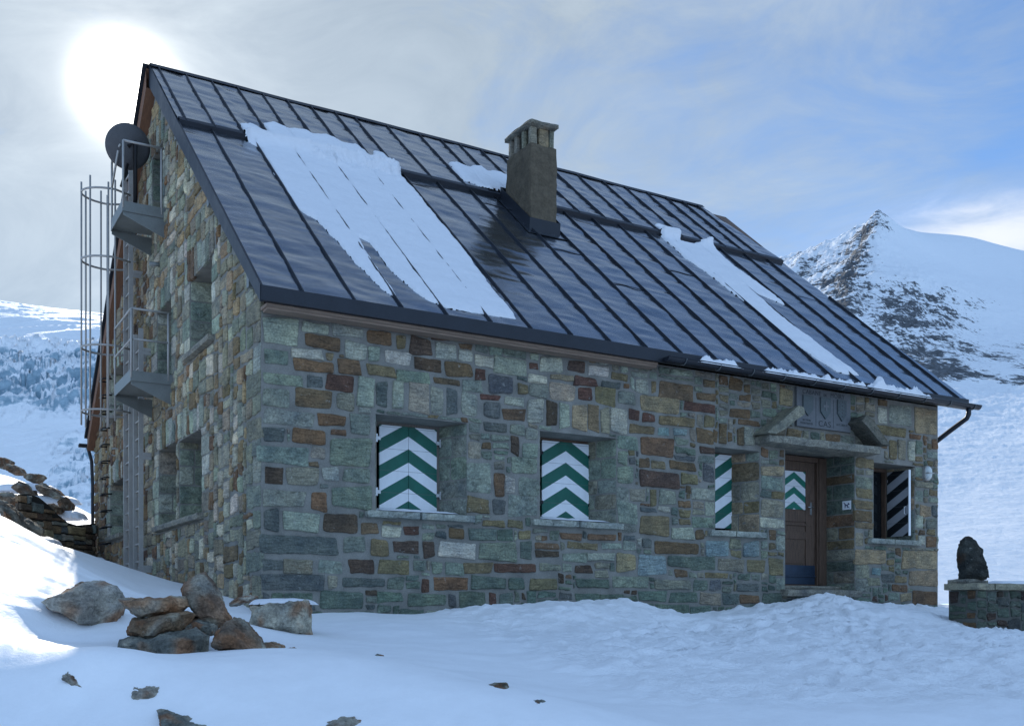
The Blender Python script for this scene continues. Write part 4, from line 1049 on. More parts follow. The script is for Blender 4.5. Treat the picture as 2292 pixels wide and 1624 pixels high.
# ---------------------------------------------------------------- snow covered ground
GP = '''585,1378,11.7 750,1374,12.0 900,1373,12.5 1050,1372,13.2 1200,1371,13.8 1350,1369,14.5 1500,1375,15.2 1620,1368,15.8 1750,1350,16.0 1850,1350,16.6 1960,1356,17.2 2098,1357,17.6
1290,1353,12.6 1100,1360,12.3 1420,1350,13.3 1530,1379,14.0 1820,1338,15.2
210,1250,21.2 290,1290,18.2 345,1301,16.6 430,1312,14.4 520,1338,12.6
0,1152,11.5 60,1190,12 130,1224,13.5 175,1240,16 150,1250,20 205,1240,21
0,1290,9 100,1310,9.4 0,1372,7.8 0,1404,7.55 100,1335,8.4 100,1430,7.8 60,1350,8.1 60,1416,7.7 220,1300,11 300,1318,12 400,1322,13 320,1340,10.5 430,1345,10.5 110,1335,9.2 190,1430,7.9 300,1425,8
350,1466,7.4 530,1460,7.5 640,1455,7.8 560,1395,9.4 640,1425,9 700,1418,9.8 520,1380,10.5
100,1440,6.3 0,1412,6.5 200,1488,5.9 250,1478,6.6  400,1482,6.2 600,1468,6.4 750,1478,6.3 870,1494,6.2 1000,1522,6.0 1100,1552,5.8 1250,1616,5.5
0,1500,5.95 0,1624,5.55 200,1560,5.8 200,1624,5.58 400,1540,5.85 400,1624,5.55 600,1540,5.85 600,1624,5.5 800,1624,5.5 850,1560,5.8 1000,1624,5.5
900,1476,7.7 760,1462,8.0 1000,1500,7.5 1120,1530,7.0 900,1436,9.4 900,1395,11 1100,1480,8.3 1100,1425,10.5 1100,1395,11.6 1300,1500,8 1300,1570,6.6 1300,1430,10.4 1500,1450,10 1500,1400,12.5 1500,1550,7.2 1500,1624,5.9
1700,1400,13 1800,1450,10.5 1800,1550,7.4 1800,1624,6 2000,1420,12 2000,1500,8.5 2130,1394,14 2210,1404,14.4 2292,1420,14.8 2292,1470,10 2292,1550,7.6 2292,1624,6 2450,1440,14 2500,1624,6
2105,1352,19 2150,1356,22 2300,1360,24 2120,1362,30 2400,1400,22
-200,1150,11 -300,1300,8 -200,1450,6 -200,1624,5.2 -200,1230,20 60,1120,24 150,1180,24 -100,1030,26 0,1045,25 100,1100,25 205,1190,24'''
gp = np.array([at(*map(float, q.split(','))) for q in GP.split()])
extra = []
for t in (-.6, -.3, 0, .3, .6):
    extra += [world(t, 4.7, -1.02), world(t, 3.6, -1.35), world(t, 2.4, -1.6), world(t, .5, -1.66), world(t * 6, -3, -1.7)]
extra += [(x, y, z) for x, y, z in ((2, 6, .3), (6, 6, .2), (10, 6, .15), (4, 12, .9), (10, 12, .3), (4, 18, .9), (-6, 16, 1.9), (-9, 8, 1.9), (-10, 0, 1.3), (-10, -8, .2), (15, 0, -.2), (16, 8, -.4), (16, -8, -.9), (12, -14, -1.4), (-8, -16, -1.8), (14, 16, -.6))]
gp = np.vstack([gp, np.array(extra)])
tps = TPS(gp[:, :2] / 10, gp[:, 2], 3e-5)
FEET = []
_fr = random.Random(3)
for (xa, ya, xb, yb, n) in ((2.2, -6.2, 8.7, -.9, 22), (9.6, -4.5, 8.9, -.8, 12), (6.0, -7.5, 9.2, -3.2, 12), (3.5, -2.2, 8.0, -1.2, 13), (7.6, -5.5, 3.2, -3.6, 12)):
    a = math.atan2(yb - ya, xb - xa)
    for i in range(n):
        t = i / (n - 1); o = .11 * (1 if i % 2 else -1) + _fr.uniform(-.05, .05)
        FEET.append((xa + (xb - xa) * t - math.sin(a) * o + .25 * math.sin(t * 5), ya + (yb - ya) * t + math.cos(a) * o, a + _fr.uniform(-.25, .25)))
def ground(x, y):
    x = np.asarray(x, float); y = np.asarray(y, float)
    z = tps(np.asarray(x) / 10, np.asarray(y) / 10)
    # trodden snow in front of the hut
    u = (x - CAMP[0]) * EX[1] + (y - CAMP[1]) * EY[1]
    tm = sstep(6.1, 7.4, u) * sstep(.5, 1.3, x - .25 * (y + 5)) * sstep(1.0, -.2, y)
    z = z + tm * (.055 * fbm(x * 1.3, y * 1.3, 1.1, 3) + .060 * np.abs(fbm(x * 3.2, y * 3.2, .3, 3, .6)) * np.clip(.6 + 1.2 * perlin(x * .6, y * .6, 3), 0, 1.4) + .028 * np.maximum(perlin(x * 5.5, y * 6.5), -.2) + .012 * perlin(x * 9, y * 9, 2))
    z = z + (1 - tm) * (.030 * fbm(x * .8 + .3 * y, y * .7, 5.1, 3) + .006 * perlin(x * 3.1, y * 3.1))
    # footprints trodden toward the door, and clods between them
    z = z + tm * (.05 * np.clip(perlin(x * 4.3, y * 4.3, 6) - .28, 0, 1) + .03 * np.clip(perlin(x * 7.7, y * 7.7, 9) - .2, 0, 1))
    for (fx, fy, fa) in FEET:
        k = np.abs(x - fx) + np.abs(y - fy) < .9
        if k.any():
            dx, dy = x[k] - fx, y[k] - fy; a = dx * math.cos(fa) + dy * math.sin(fa); b = -dx * math.sin(fa) + dy * math.cos(fa)
            r = np.sqrt((a / .17) ** 2 + (b / .085) ** 2)
            z[k] += -.07 * sstep(1.15, .75, r) + .022 * np.exp(-((r - 1.35) / .25) ** 2)
    # wind ripples on the open slope
    z = z + (1 - tm) * (.022 * perlin(x * 1.2 + y * 1.6, y * .5 - x * .5, 8) + .016 * ridged(x * .8 + y * 2.4, y * .5 - x * .3, 2)) * sstep(-.5, -2.0, x) * sstep(-7, -3.5, y)
    ground.tm = tm
    return z
def axis(lo, hi, step, far):
    mid = np.arange(lo, hi + 1e-6, step); out = [0]; s = step
    while out[-1] < far: s *= 1.16 if out[-1] < 14 else 1.4; out.append(out[-1] + s)
    e = np.array(out[1:]); return np.concatenate([lo - e[::-1], mid, hi + e])
gx, gy = axis(-6, 11.5, .045, 4000), axis(-9.5, .6, .045, 4000)
X, Y = np.meshgrid(gx, gy, indexing='ij')
core = np.maximum(np.maximum(-11 - X, X - 17), np.maximum(-15 - Y, Y - 17))
near = core < 25
Z = np.zeros_like(X); Z[near] = ground(X[near], Y[near]); TMK = np.zeros(X.shape + (3,)); TMK[near] = ground.tm[:, None]
w = sstep(0, 24, core); Z = np.where(near, Z, 0) * (1 - w) - w * (4 + 30 * sstep(10, 60, core) + 60 * sstep(50, 400, core)) + w * 2.5 * fbm(X * .03, Y * .03, .5, 3)
g = grid_obj('ground', np.stack([X, Y, Z], -1), M['snow'], TMK); tag(g, 'snow covered ground around the hut', kind='structure')

def gz(x, y): return float(ground(np.array([x]), np.array([y]))[0])

# ---------------------------------------------------------------- rocks
RS = {}
def rock(name, label, sil, d, th, c, group=None, seed=0, top=None, sub=4, amp=.02, cat='rock', bulge=.55, mat=None, sink=0):
    """boulder from its measured outline: sil = bearings of the outline, d metres away, th = half depth"""
    rng = random.Random(seed + 1)
    if d is None:                                  # stones lying in the snow: where the bearing meets the ground
        mx = sum(p[0] for p in sil) / len(sil); my = sum(p[1] for p in sil) / len(sil)
        ds = np.linspace(4.6, 9, 450); q = np.array([at(mx, my, k) for k in ds]); hit = np.nonzero(q[:, 2] < ground(q[:, 0], q[:, 1]))[0]
        d = (ds[hit[0]] if len(hit) else 6.0) + th * .45; sil = [(x, y + 1) for x, y in sil]
    S = [Vector(at(x, y, d)) for x, y in sil]
    fw = Vector((EX[1], EY[1], 0)); ctr = sum(S, Vector()) / len(S); ctr.z -= sink
    if sink:
        S = S + [p - Vector((0, 0, sink)) for p in S]
    pts = list(S)
    for p in S:
        q = ctr.lerp(p, bulge * rng.uniform(.8, 1.25)); pts.append(q - fw * th * rng.uniform(.7, 1.1))
        q = ctr.lerp(p, .75 * rng.uniform(.8, 1.1)); pts.append(q + fw * th * rng.uniform(.7, 1.2))
    bm = bmesh.new()
    for p in pts: bm.verts.new(p)
    r = bmesh.ops.convex_hull(bm, input=bm.verts)
    dead = [e for e in r['geom_interior'] + r['geom_unused'] if isinstance(e, bmesh.types.BMVert) and e.is_valid]
    bmesh.ops.delete(bm, geom=list(set(dead)), context='VERTS')
    size = max((p - ctr).length for p in S)
    bm.normal_update()
    for it in range(4):
        es = [e for e in bm.edges if e.calc_length() > size * .11]
        if not es: break
        bmesh.ops.subdivide_edges(bm, edges=es, cuts=1, use_grid_fill=False); bmesh.ops.triangulate(bm, faces=[f for f in bm.faces if len(f.verts) > 3])
    bm.normal_update(); so = Vector((seed * 1.3, seed * .7, seed * 2.1)); f = 1 / size
    mv = []
    for v in bm.verts:
        p = v.co; n = mn.noise_vector(p * f * 1.1 + so) * size * .05 + mn.noise_vector(p * f * 3.3 + so) * size * .045 + mn.noise_vector(p * f * 9 + so) * size * .04; n += v.normal * (round(mn.noise(p * f * 4 + so) * 3) / 3) * size * .05
        mv.append(p + n)
    for v, p in zip(bm.verts, mv): v.co = p
    base = Vector((ctr.x, ctr.y, min(v.co.z for v in bm.verts)))
    for v in bm.verts: v.co -= base
    me = bpy.data.meshes.new(name); bm.to_mesh(me); bm.free()
    ca = me.color_attributes.new('Col', 'FLOAT_COLOR', 'POINT')
    cc = np.ones((len(me.vertices), 4))
    for i, v in enumerate(me.vertices):            # iron stained, grey and dark faces of the same stone
        k = mn.noise(v.co * f * 1.6 + so); k2 = mn.noise(v.co * f * 2.3 - so)
        q = Vector(c) * (1 + .6 * k2); q = q.lerp(min(1, sum(c) / .45) * (Vector((.25, .13, .07)) if k > 0 else Vector((.34, .33, .28))), min(.85, max(0, abs(k) * 3.2 - .4)))
        cc[i, :3] = q
    ca.data.foreach_set('color', cc.ravel()); me.materials.append(mat or M['rock'])
    o = bpy.data.objects.new(name, me); col.objects.link(o); o.location = base
    tag(o, label, cat, group); return o
GREY, RUST, DARK, LICH = (.36, .34, .30), (.30, .20, .13), (.17, .18, .165), (.36, .345, .29)
rock('boulder', 'large pale grey boulder half buried in snow on the left', [(96, 1345), (150, 1318), (200, 1302), (232, 1298), (262, 1312), (272, 1325), (272, 1360), (255, 1400), (235, 1418), (205, 1405), (180, 1392), (160, 1378), (125, 1362)], 8.3, .28, GREY, None, 1)
rock('flat_rock', 'flat brown slab lying on top of the rock pile', [(260, 1338), (272, 1352), (300, 1378), (345, 1384), (400, 1374), (424, 1354), (415, 1338), (395, 1336), (340, 1342), (290, 1343)], 7.6, .20, RUST, 'rocks of the pile', 2, amp=.01)
rock('rock', 'brown angular rock carrying the flat slab of the rock pile', [(283, 1404), (296, 1384), (330, 1382), (400, 1376), (425, 1366), (435, 1372), (418, 1408), (385, 1428), (352, 1437), (318, 1425), (285, 1420)], 7.55, .22, (.20, .14, .09), 'rocks of the pile', 3)
rock('rock', 'dark flat rock at the very bottom of the rock pile', [(262, 1430), (290, 1422), (340, 1432), (400, 1410), (440, 1405), (472, 1422), (470, 1450), (430, 1466), (360, 1466), (310, 1452), (280, 1442)], 7.5, .25, DARK, 'rocks of the pile', 4, sink=.06)
rock('rock', 'small dark rock wedged under the leaning slab', [(415, 1402), (430, 1385), (450, 1382), (485, 1398), (480, 1420), (440, 1426)], 7.7, .16, DARK, 'rocks of the pile', 5)
rock('standing_rock', 'tall leaning slab of dark brown rock standing beside the pile', [(405, 1318), (412, 1303), (440, 1284), (462, 1278), (482, 1300), (502, 1350), (520, 1395), (505, 1402), (478, 1412), (460, 1408), (440, 1385), (424, 1362), (410, 1338)], 7.8, .17, (.22, .15, .105), 'rocks of the pile', 6)
rock('rock', 'rust stained triangular rock at the right end of the pile', [(470, 1445), (480, 1415), (505, 1390), (525, 1378), (542, 1384), (560, 1410), (598, 1452), (600, 1462), (560, 1460), (500, 1456), (475, 1452)], 7.4, .20, (.18, .135, .10), 'rocks of the pile', 7)
b = rock('block', 'squared pale stone block capped with snow by the hut corner', [(568, 1352), (600, 1350), (660, 1348), (692, 1345), (696, 1370), (694, 1400), (697, 1422), (640, 1420), (600, 1402), (575, 1398), (568, 1375)], 9.6, .26, LICH, None, 8, bulge=.9)
rock('flat_rock', 'thin grey slab tilted out of the snow at the hut corner', [(512, 1352), (530, 1340), (556, 1332), (578, 1335), (566, 1344), (535, 1352), (518, 1358)], 10.0, .16, GREY, None, 9)
rock('rock', 'small rust brown stone beside the triangular rock', [(590, 1437), (612, 1435), (638, 1443), (625, 1452), (600, 1450)], 7.7, .10, RUST, None, 10, sink=.02)
rock('rock', 'small rust brown stone alone on the snow right of the pile', [(640, 1450), (660, 1447), (668, 1452), (655, 1462), (642, 1458)], 7.4, .06, RUST, None, 11, sink=.04)
rock('rock', 'long speckled stone barely showing in the snow at lower left', [(140, 1502), (152, 1498), (180, 1514), (205, 1530), (190, 1538), (160, 1524)], None, .07, GREY, 'stones half buried in the foreground', 12, sink=.02)
rock('rock', 'grey twin humped stone in the lower left foreground snow', [(292, 1548), (300, 1538), (330, 1548), (340, 1536), (358, 1534), (372, 1548), (350, 1566), (318, 1568)], None, .09, GREY, 'stones half buried in the foreground', 13, sink=.02)
rock('rock', 'dark edged rock cut by the bottom of the picture at left', [(354, 1586), (385, 1592), (430, 1605), (480, 1612), (505, 1622), (500, 1650), (420, 1660), (360, 1645)], None, .14, DARK, 'stones half buried in the foreground', 14, sink=.02)
rock('rock', 'grey rock at the bottom edge of the picture near the middle', [(700, 1620), (740, 1608), (790, 1600), (812, 1612), (806, 1640), (720, 1650)], None, .11, GREY, 'stones half buried in the foreground', 15, sink=.02)
rock('rock', 'small flat dark stone on the crest right of the pile', [(830, 1468), (845, 1461), (860, 1465), (850, 1472)], None, .05, DARK, 'stones half buried in the foreground', 16, sink=.02)
rock('rock', 'brownish stone poking out of the snow below the second window', [(1090, 1530), (1110, 1526), (1135, 1527), (1144, 1540), (1135, 1552), (1100, 1545)], None, .08, (.17, .15, .11), 'stones half buried in the foreground', 17, sink=.02)
rock('rock', 'small dark stone on the lowest part of the snow crest at centre', [(1182, 1569), (1200, 1564), (1220, 1566), (1228, 1575), (1205, 1580)], None, .06, DARK, 'stones half buried in the foreground', 18, sink=.02)
rock('rock', 'small rust stone just above the large grey boulder', [(170, 1306), (182, 1300), (195, 1302), (192, 1310), (176, 1312)], 9.2, .07, RUST, None, 19, sink=.04)
def cap_snow(cx, cy, rx, ry, z0, h, label, seed=0, rot=0):
    X, Y = np.meshgrid(np.linspace(-1.15, 1.15, 46), np.linspace(-1.15, 1.15, 34), indexing='ij')
    r = (np.abs(X) ** 2.6 + np.abs(Y) ** 2.6) ** (1 / 2.6) + .12 * fbm(X * 1.6 + seed, Y * 1.6, seed, 3)
    t = h * np.clip(1 - r ** 4, 0, 1) ** .5 * (1 + .2 * perlin(X * 2 + seed, Y * 2)) - .05 * np.clip(r - .95, 0, 1)
    cr_, sr = math.cos(rot), math.sin(rot); A = X * rx; B = Y * ry
    o = grid_obj('snow_cushion', np.stack([cx + A * cr_ - B * sr, cy + A * sr + B * cr_, z0 + t], -1), M['roof_snow'], keep=r < 1.06, origin=(cx, cy, z0)); tag(o, label, 'snow')
p = at(630, 1350, 9.6); cap_snow(p[0] + .05, p[1] + .06, .30, .25, p[2] - .005, .05, 'smooth snow cushion on the squared stone block', 3, -.53)

M['dark_mortar'] = plain('dark_grey_mortar', (.085, .085, .075), .95, 0, 4, .4, .6, .02)  # darker mortar tone for the terrace wall
# ---- terrace wall on the right with its upright stone
rng = random.Random(77)
wall_r = empty('terrace_wall', (8.6, -2.2, -.2)); tag(wall_r, 'low mortared stone terrace wall at the right edge of the picture', 'wall')
P0 = at(2186, 1370, 14.0); ang = .10; ux = Vector((math.cos(ang), math.sin(ang) * .3, 0)).normalized(); uy = Vector((-ux.y, ux.x, 0)); WLn = 4.2
FW = lambda a, b, n: tuple(Vector((P0[0], P0[1], 0)) + ux * a - uy * n + Vector((0, 0, b)))
FE = lambda a, b, n: tuple(Vector((P0[0], P0[1], 0)) + uy * (.42 - a) - ux * n + Vector((0, 0, b)))
_tint = tint; tint = lambda k, r, v=.12: tuple(q * .55 for q in _tint(k, r, v))
m = MB(); mortar(m, 0, WLn, -.7, .30, [], FW); mortar(m, 0, .42, -.7, .30, [], FE)
occ = np.zeros((50, int(WLn / cell)), bool)
for rc in fill(occ, 0, -.7, rng, (.16, .42), (.09, .20)): one_stone(m, rc, FW, tint(rng.choice('qqqdssqq'), rng, .3), rng, .022)
occ = np.zeros((50, 21), bool)
for rc in fill(occ, 0, -.7, rng, (.16, .42), (.09, .20)): one_stone(m, rc, FE, tint(rng.choice('qdsrqd'), rng), rng, .02)
m.build('masonry', [M['dark_mortar'], M['stone'], M['ashlar']], wall_r); tint = _tint
m = MB(); xx = -.06
for L in (.42, 1.05, .8, .9, 1.2):
    o = Vector(FW(xx, .30, .05)); m.slab(o, ux * (L - .012), uy * .52, (0, 0, .10), .08, .01, 0, tint('x', rng), xx * 3); xx += L
m.build('coping', M['ashlar'], wall_r)
s = rock('standing_stone', 'dark upright pointed stone set on the terrace wall', [(2146, 1296), (2144, 1240), (2150, 1210), (2158, 1199), (2170, 1197), (2180, 1212), (2192, 1225), (2204, 1248), (2209, 1280), (2209, 1296)], 14.25, .13, (.032, .036, .034), None, 31, cat='stone', bulge=.8)
m = MB(); q = at(2147, 1297, 14.25); m.slab((q[0] - .02, q[1] - .17, .385), tuple(ux * .44), tuple(uy * .34), (0, 0, .075), .07, .012, 0, PAL['x'], 9); m.build('stone_bed', M['ashlar'], wall_r)
X, Y = np.meshgrid(np.linspace(.55, 4.0, 60), np.linspace(.05, .40, 10), indexing='ij')
W = np.stack([P0[0] + ux.x * X - uy.x * -Y, P0[1] + ux.y * X + uy.y * Y, .40 + .045 * np.clip(np.minimum(Y - .05, .40 - Y) / .06, 0, 1) ** .5 * np.clip((X - .55) / .3, 0, 1) * (1 + .3 * perlin(X * 3, Y * 3))], -1)
o = grid_obj('snow_cushion', W, M['roof_snow'], origin=(P0[0] + 2, P0[1] + .2, .4)); tag(o, 'thin snow along the top of the terrace wall', 'snow')

# ---- dry stone wall and rocks behind the hut on the left
dw = empty('dry_stone_wall', tuple(at(130, 1250, 20.0))); tag(dw, 'dry stone retaining wall of brown slabs behind the left corner of the hut', 'wall')
A0 = Vector(at(40, 1250, 18.6)); A1 = Vector(at(214, 1250, 21.0)); A0.z = A1.z = 0; ud = (A1 - A0).normalized(); nd = Vector((ud.y, -ud.x, 0)); Ld = (A1 - A0).length
FD = lambda a, b, n: tuple(A0 + ud * a + nd * n + Vector((0, 0, b)))
m = MB(); topw = lambda a: 2.10 - .42 * a / Ld + .12 * math.sin(a * 3)
mortar(m, 0, Ld, .4, 2.3, [], FD, topw, 0)
occ = np.zeros((int(1.9 / cell), int(Ld / cell)), bool)
for c in range(occ.shape[1]): occ[int((topw(c * cell) - .4) / cell):, c] = True
for rc in fill(occ, 0, .4, rng, (.22, .62), (.08, .20), gap=.008): one_stone(m, rc, FD, tuple(q * 1.5 for q in tint(rng.choice('dbbxdos'), rng, .2)), rng, .05, .012, 1, .06, .06)
m.build('masonry', [M['dark_gap'], M['stone'], M['ashlar']], dw)
KR = lambda a: [(x * .3987, 647.2 + y * .3987) for x, y in a]
BROWN = (.17, .125, .09)
for i, (pts, d, th, lab) in enumerate((
    ([(0, 948), (30, 944), (50, 955), (48, 990), (20, 1008), (-20, 1000)], 22.5, .35, 'squared dark rock at the left edge, highest of the rocks'),
    ([(38, 1000), (70, 980), (110, 1000), (132, 1040), (90, 1046), (50, 1020)], 22.3, .35, 'rounded brown rock just right of the highest rock'),
    ([(138, 1040), (180, 1036), (245, 1042), (235, 1070), (205, 1095), (150, 1070)], 22.0, .3, 'flat topped dark rock jutting right against the glacier'),
    ([(75, 1115), (110, 1072), (160, 1100), (198, 1160), (150, 1168), (100, 1140)], 21.5, .35, 'slanting dark slab half covered in snow on the rocky bank'),
    ([(0, 1142), (60, 1140), (130, 1180), (200, 1205), (180, 1232), (60, 1215), (-30, 1200)], 20.6, .4, 'long brown ledge of rock above the dry stone wall'),
    ([(200, 1100), (240, 1088), (330, 1130), (395, 1185), (360, 1195), (270, 1165), (215, 1130)], 21.5, .3, 'thin dark blocks stepping down toward the hut corner'),
    ([(330, 1190), (370, 1160), (400, 1200), (390, 1250), (340, 1240)], 21.0, .25, 'brown rock on top of the dry stone wall near the hut'),
    ([(-10, 1170), (40, 1200), (90, 1260), (130, 1360), (60, 1330), (10, 1260)], 17.0, .3, 'steep dark boulder at the left edge behind the snow crest'),
    ([(50, 1235), (120, 1270), (190, 1310), (232, 1350), (225, 1400), (150, 1390), (90, 1310)], 17.6, .3, 'boulder with snow on its back in front of the dry stone wall'),
    ([(250, 1215), (300, 1200), (345, 1225), (335, 1262), (270, 1258)], 20.4, .25, 'squat brown stone lying on the wall top'))):
    rock('rock', lab, KR(pts), d, th, BROWN if i not in (7, 8) else (.16, .15, .13), 'rocks behind the hut', 40 + i)
p = at(170, 1170, 21.5)
for (pa, d, rx, lab) in (((95, 1118), 21.6, .75, 'snow lying between the upper rocks behind the hut'), ((60, 1092), 21.9, .6, 'snow drift under the highest rock at the left edge'), ((140, 1152), 20.9, .45, 'snow cushion along the top of the dry stone wall'), ((80, 1212), 17.4, .35, 'snow on the boulder in front of the dry stone wall')):
    q = at(pa[0], pa[1], d); cap_snow(q[0], q[1], rx, .35, q[2] - .08, .16, lab, d, -.5)
m = MB(); q = at(198, 1254, 20.4); q2 = at(222, 1251, 20.4); m.bar(q, q2, .10, .05); o = m.build('plank', M['wood_fresh'], origin=tuple(q)); tag(o, 'short yellow plank in the snow at the far foot of the gable', 'plank')
# ---------------------------------------------------------------- far mountains
def terrain(name, label, ctrl, tr, dr, nt, nd, detail, colour, mat):
    C = [list(map(float, q.split(','))) for q in ctrl.split()]
    pts = np.array([((c[0] - 1146) / F, math.log(c[2])) for c in C]); z = np.array([(1370 - c[1]) / F * c[2] for c in C])
    T_ = TPS(pts, z, 2e-5)
    t, ld = np.meshgrid(np.linspace(*tr, nt), np.linspace(math.log(dr[0]), math.log(dr[1]), nd), indexing='ij'); d = np.exp(ld)
    Z = T_(t, ld)
    Xw = CAMP[0] + d * (t * EX[0] + EX[1]); Yw = CAMP[1] + d * (t * EY[0] + EY[1])
    Z = Z + detail(t, d, Xw, Yw, Z)
    o = grid_obj(name, np.stack([Xw, Yw, Z], -1), mat, colour(t, d, Xw, Yw, Z)); tag(o, label, kind='structure'); return o

PEAK = '''1300,660,1500 1500,650,1550 1650,625,1600 1760,604,1620 1800,583,1600 1850,561,1570 1900,542,1550 1935,521,1535 1965,496,1520 2000,506,1560 2060,521,1620 2130,532,1680 2190,535,1720 2240,551,1720 2292,562,1700 2400,600,1650 2600,700,1600
1965,620,2300 2292,680,2300 1700,720,2300 1400,760,2300 2600,800,2300
1950,545,1450 1932,590,1400 1905,635,1340 1875,680,1270 1840,715,1200
1905,585,1480 1870,610,1450 1830,630,1450 1790,625,1530 1850,660,1380 1800,670,1400 1760,680,1400 1600,720,1350
2000,570,1420 2050,640,1310 2000,700,1200 2100,600,1440 2200,620,1500 2150,720,1250 2250,700,1300 2292,640,1480 2060,560,1500 2180,570,1600
1900,800,1050 2000,800,1030 2100,800,1020 2200,800,1050 2292,800,1050 2000,900,860 2150,900,860 2292,900,850 1900,950,800 2100,1000,700 2292,1000,680 2100,1100,580 2292,1100,560 2100,1200,470 2292,1200,450 2110,1300,380 2292,1300,380 2100,1350,330 2292,1350,330 1800,1350,330 1500,1350,330 1500,900,900 1500,1100,600 2600,1350,330 2600,1000,680 2600,850,1000'''
def rockmask(t, d):
    px = 1146 + t * F
    return px
def pk_detail(t, d, X, Y, Z):
    px = 1146 + t * F; py = 1370 - Z / d * F
    face = sstep(2010, 1930, px + .35 * (py - 560)) * sstep(900, 1200, d)          # rocky lit flank left of the arete
    mid = np.exp(-((px - 2030) / 130) ** 2 - ((py - 690) / 95) ** 2)
    low = sstep(760, 860, py) * .05
    smooth = sstep(1990, 2080, px) * sstep(650, 560, py - .25 * (px - 2100))
    a = np.clip(.2 + .45 * face + .8 * mid + low, 0, 1.3) * (1 - .88 * smooth)
    u = X * .03 + Y * .012; v = Z * .022 - X * .012
    n = ridged(X * .014 + Z * .008, Y * .014 - Z * .006, 5, .6) * 6 + fbm(X * .06 + Z * .05, Y * .06, Z * .03, 4, .65) * 4 - face * 2
    n = n + face * 4 * ridged((X * .8 - Z * .9) * .022, Y * .02, 4, .6)
    spire = 9 * np.exp(-np.abs(px - 1963) / 22 - np.abs(d - 1520) / 160) + 4 * np.exp(-np.abs(px - 1785) / 14 - np.abs(d - 1605) / 60)
    return spire + a * n * np.clip((d - 320) / 500, .08, 1) * sstep(330, 420, d)
def pk_col(t, d, X, Y, Z):
    px = 1146 + t * F; py = 1370 - Z / d * F
    face = sstep(2010, 1930, px + .35 * (py - 560)) * sstep(900, 1100, d)
    mid = np.exp(-((px - 2050) / 170) ** 2 - ((py - 690) / 95) ** 2)
    low1 = np.exp(-((py - 800) / 45) ** 2) * .55 + np.exp(-((py - 845 - .1 * (px - 2200)) / 22) ** 2) * .6 + np.exp(-((py - 1060) / 50) ** 2) * .35 + np.exp(-((py - 1245) / 35) ** 2) * .35
    k0 = np.exp(-np.abs(px - 1950 + .45 * (py - 500)) / 30) * (py < 640)
    smooth = sstep(1990, 2060, px) * sstep(655, 575, py - .28 * (px - 2100))
    k = np.clip((.26 + .24 * face + .38 * mid + .45 * low1) * (1 - .8 * smooth) + .10 * k0, 0, 1)
    k = np.where(py < 860, k, np.clip(.19 + .45 * low1, 0, 1))
    return np.stack([k, face, 0 * k], -1)
def far_mat(name, rockc, snowc, s1, thr, streak):
    N = Nodes(name); a = N.attr(); s = N.n('ShaderNodeSeparateColor'); N.l(a, s.inputs[0])
    n1 = N.mix(.45, N.noise(N.coord((2.2, .45, 1.0), rot=(.5, .7, .4)), s1, 7, .68, .4), N.noise(N.coord((.7, .7, 2.2)), s1 * 1.3, 7, .7, .3)); n2 = N.noise(N.coord((1, 1, 1)), s1 * .22, 4, .6)
    geo = N.n('ShaderNodeNewGeometry'); sn = N.n('ShaderNodeSeparateXYZ'); N.l(geo.outputs['Normal'], sn.inputs[0])
    steep = N.maprange(sn.outputs[2], .75, .35, 0, .12)
    v = N.math('ADD', N.math('ADD', N.math('MULTIPLY', N.math('SUBTRACT', n1, .5), 1.5), N.math('MULTIPLY', N.math('SUBTRACT', n2, .5), .8)), N.math('ADD', s.outputs[0], steep))
    mk = N.maprange(v, thr, thr + .07, 0, 1)
    rc = N.ramp(N.noise(N.coord(), s1 * 2, 4, .6), [(.3, tuple(k * .7 for k in rockc)), (.7, tuple(k * 2.2 for k in rockc))])
    c = N.mix(mk, snowc, rc)
    return N.done(c, .75, N.bump(n1, .6, 6.0), spec=.15)
M['mountain'] = far_mat('mountain_snow_and_rock', (.066, .072, .080), (.80, .83, .87), .11, .565, (1.0, 1.0, 1.5))
terrain('mountain', 'snowy rocky peak beyond the right end of the hut', PEAK, (.02, .62), (330, 2300), 620, 520, pk_detail, pk_col, M['mountain'])

ICE = '''-500,620,2200 -300,650,2200 -100,680,2150 0,691,2100 60,706,2100 120,720,2100 200,727,2100 300,735,2100 450,745,2100 700,770,2100 -300,760,2800 200,820,2800 700,860,2800
-300,740,1430 0,772,1400 50,768,1395 100,764,1400 150,768,1410 200,762,1430 300,768,1430 600,800,1400
0,830,1290 100,832,1290 200,830,1300 350,840,1290 0,900,1180 200,905,1180 400,900,1190 0,1000,1070 200,1000,1070 400,1000,1080 100,1100,980 200,1110,980 -200,1050,1020 200,1200,895 0,1200,895 -200,1200,895 100,1300,835 200,1330,810 -200,1320,815 400,1320,815 600,1320,815 600,1000,1070 -400,900,1180 0,1360,600 300,1360,600 600,1360,600 -300,1360,600'''
def ice_detail(t, d, X, Y, Z):
    px = 1146 + t * F; py = 1370 - Z / d * F
    b = sstep(765, 800, py) * sstep(960, 880, py) + .55 * sstep(960, 1000, py) * sstep(1180, 1100, py) * sstep(60, 180, px) + .05 * sstep(800, 900, py)
    r = ridged(X * .016 + Y * .006, Y * .028, 5, .6); s = np.abs(perlin(X * .022 + 3, Y * .045, 2))
    dome = sstep(770, 740, py) * (3.5 * perlin(X * .006, Y * .012, 7) + 2.5 * ridged(X * .008, Y * .02, 3))
    return b * (13 * r + 8 * fbm(X * .03, Y * .06, Z * .05, 4, .6) - 12 * sstep(.07, .02, s)) + dome
def ice_col(t, d, X, Y, Z):
    px = 1146 + t * F; py = 1370 - Z / d * F
    b = sstep(765, 800, py) * sstep(970, 880, py) + .7 * sstep(960, 1010, py) * sstep(1190, 1110, py) * sstep(50, 170, px)
    return np.stack([np.clip(b, 0, 1), b * 0, b * 0], -1)
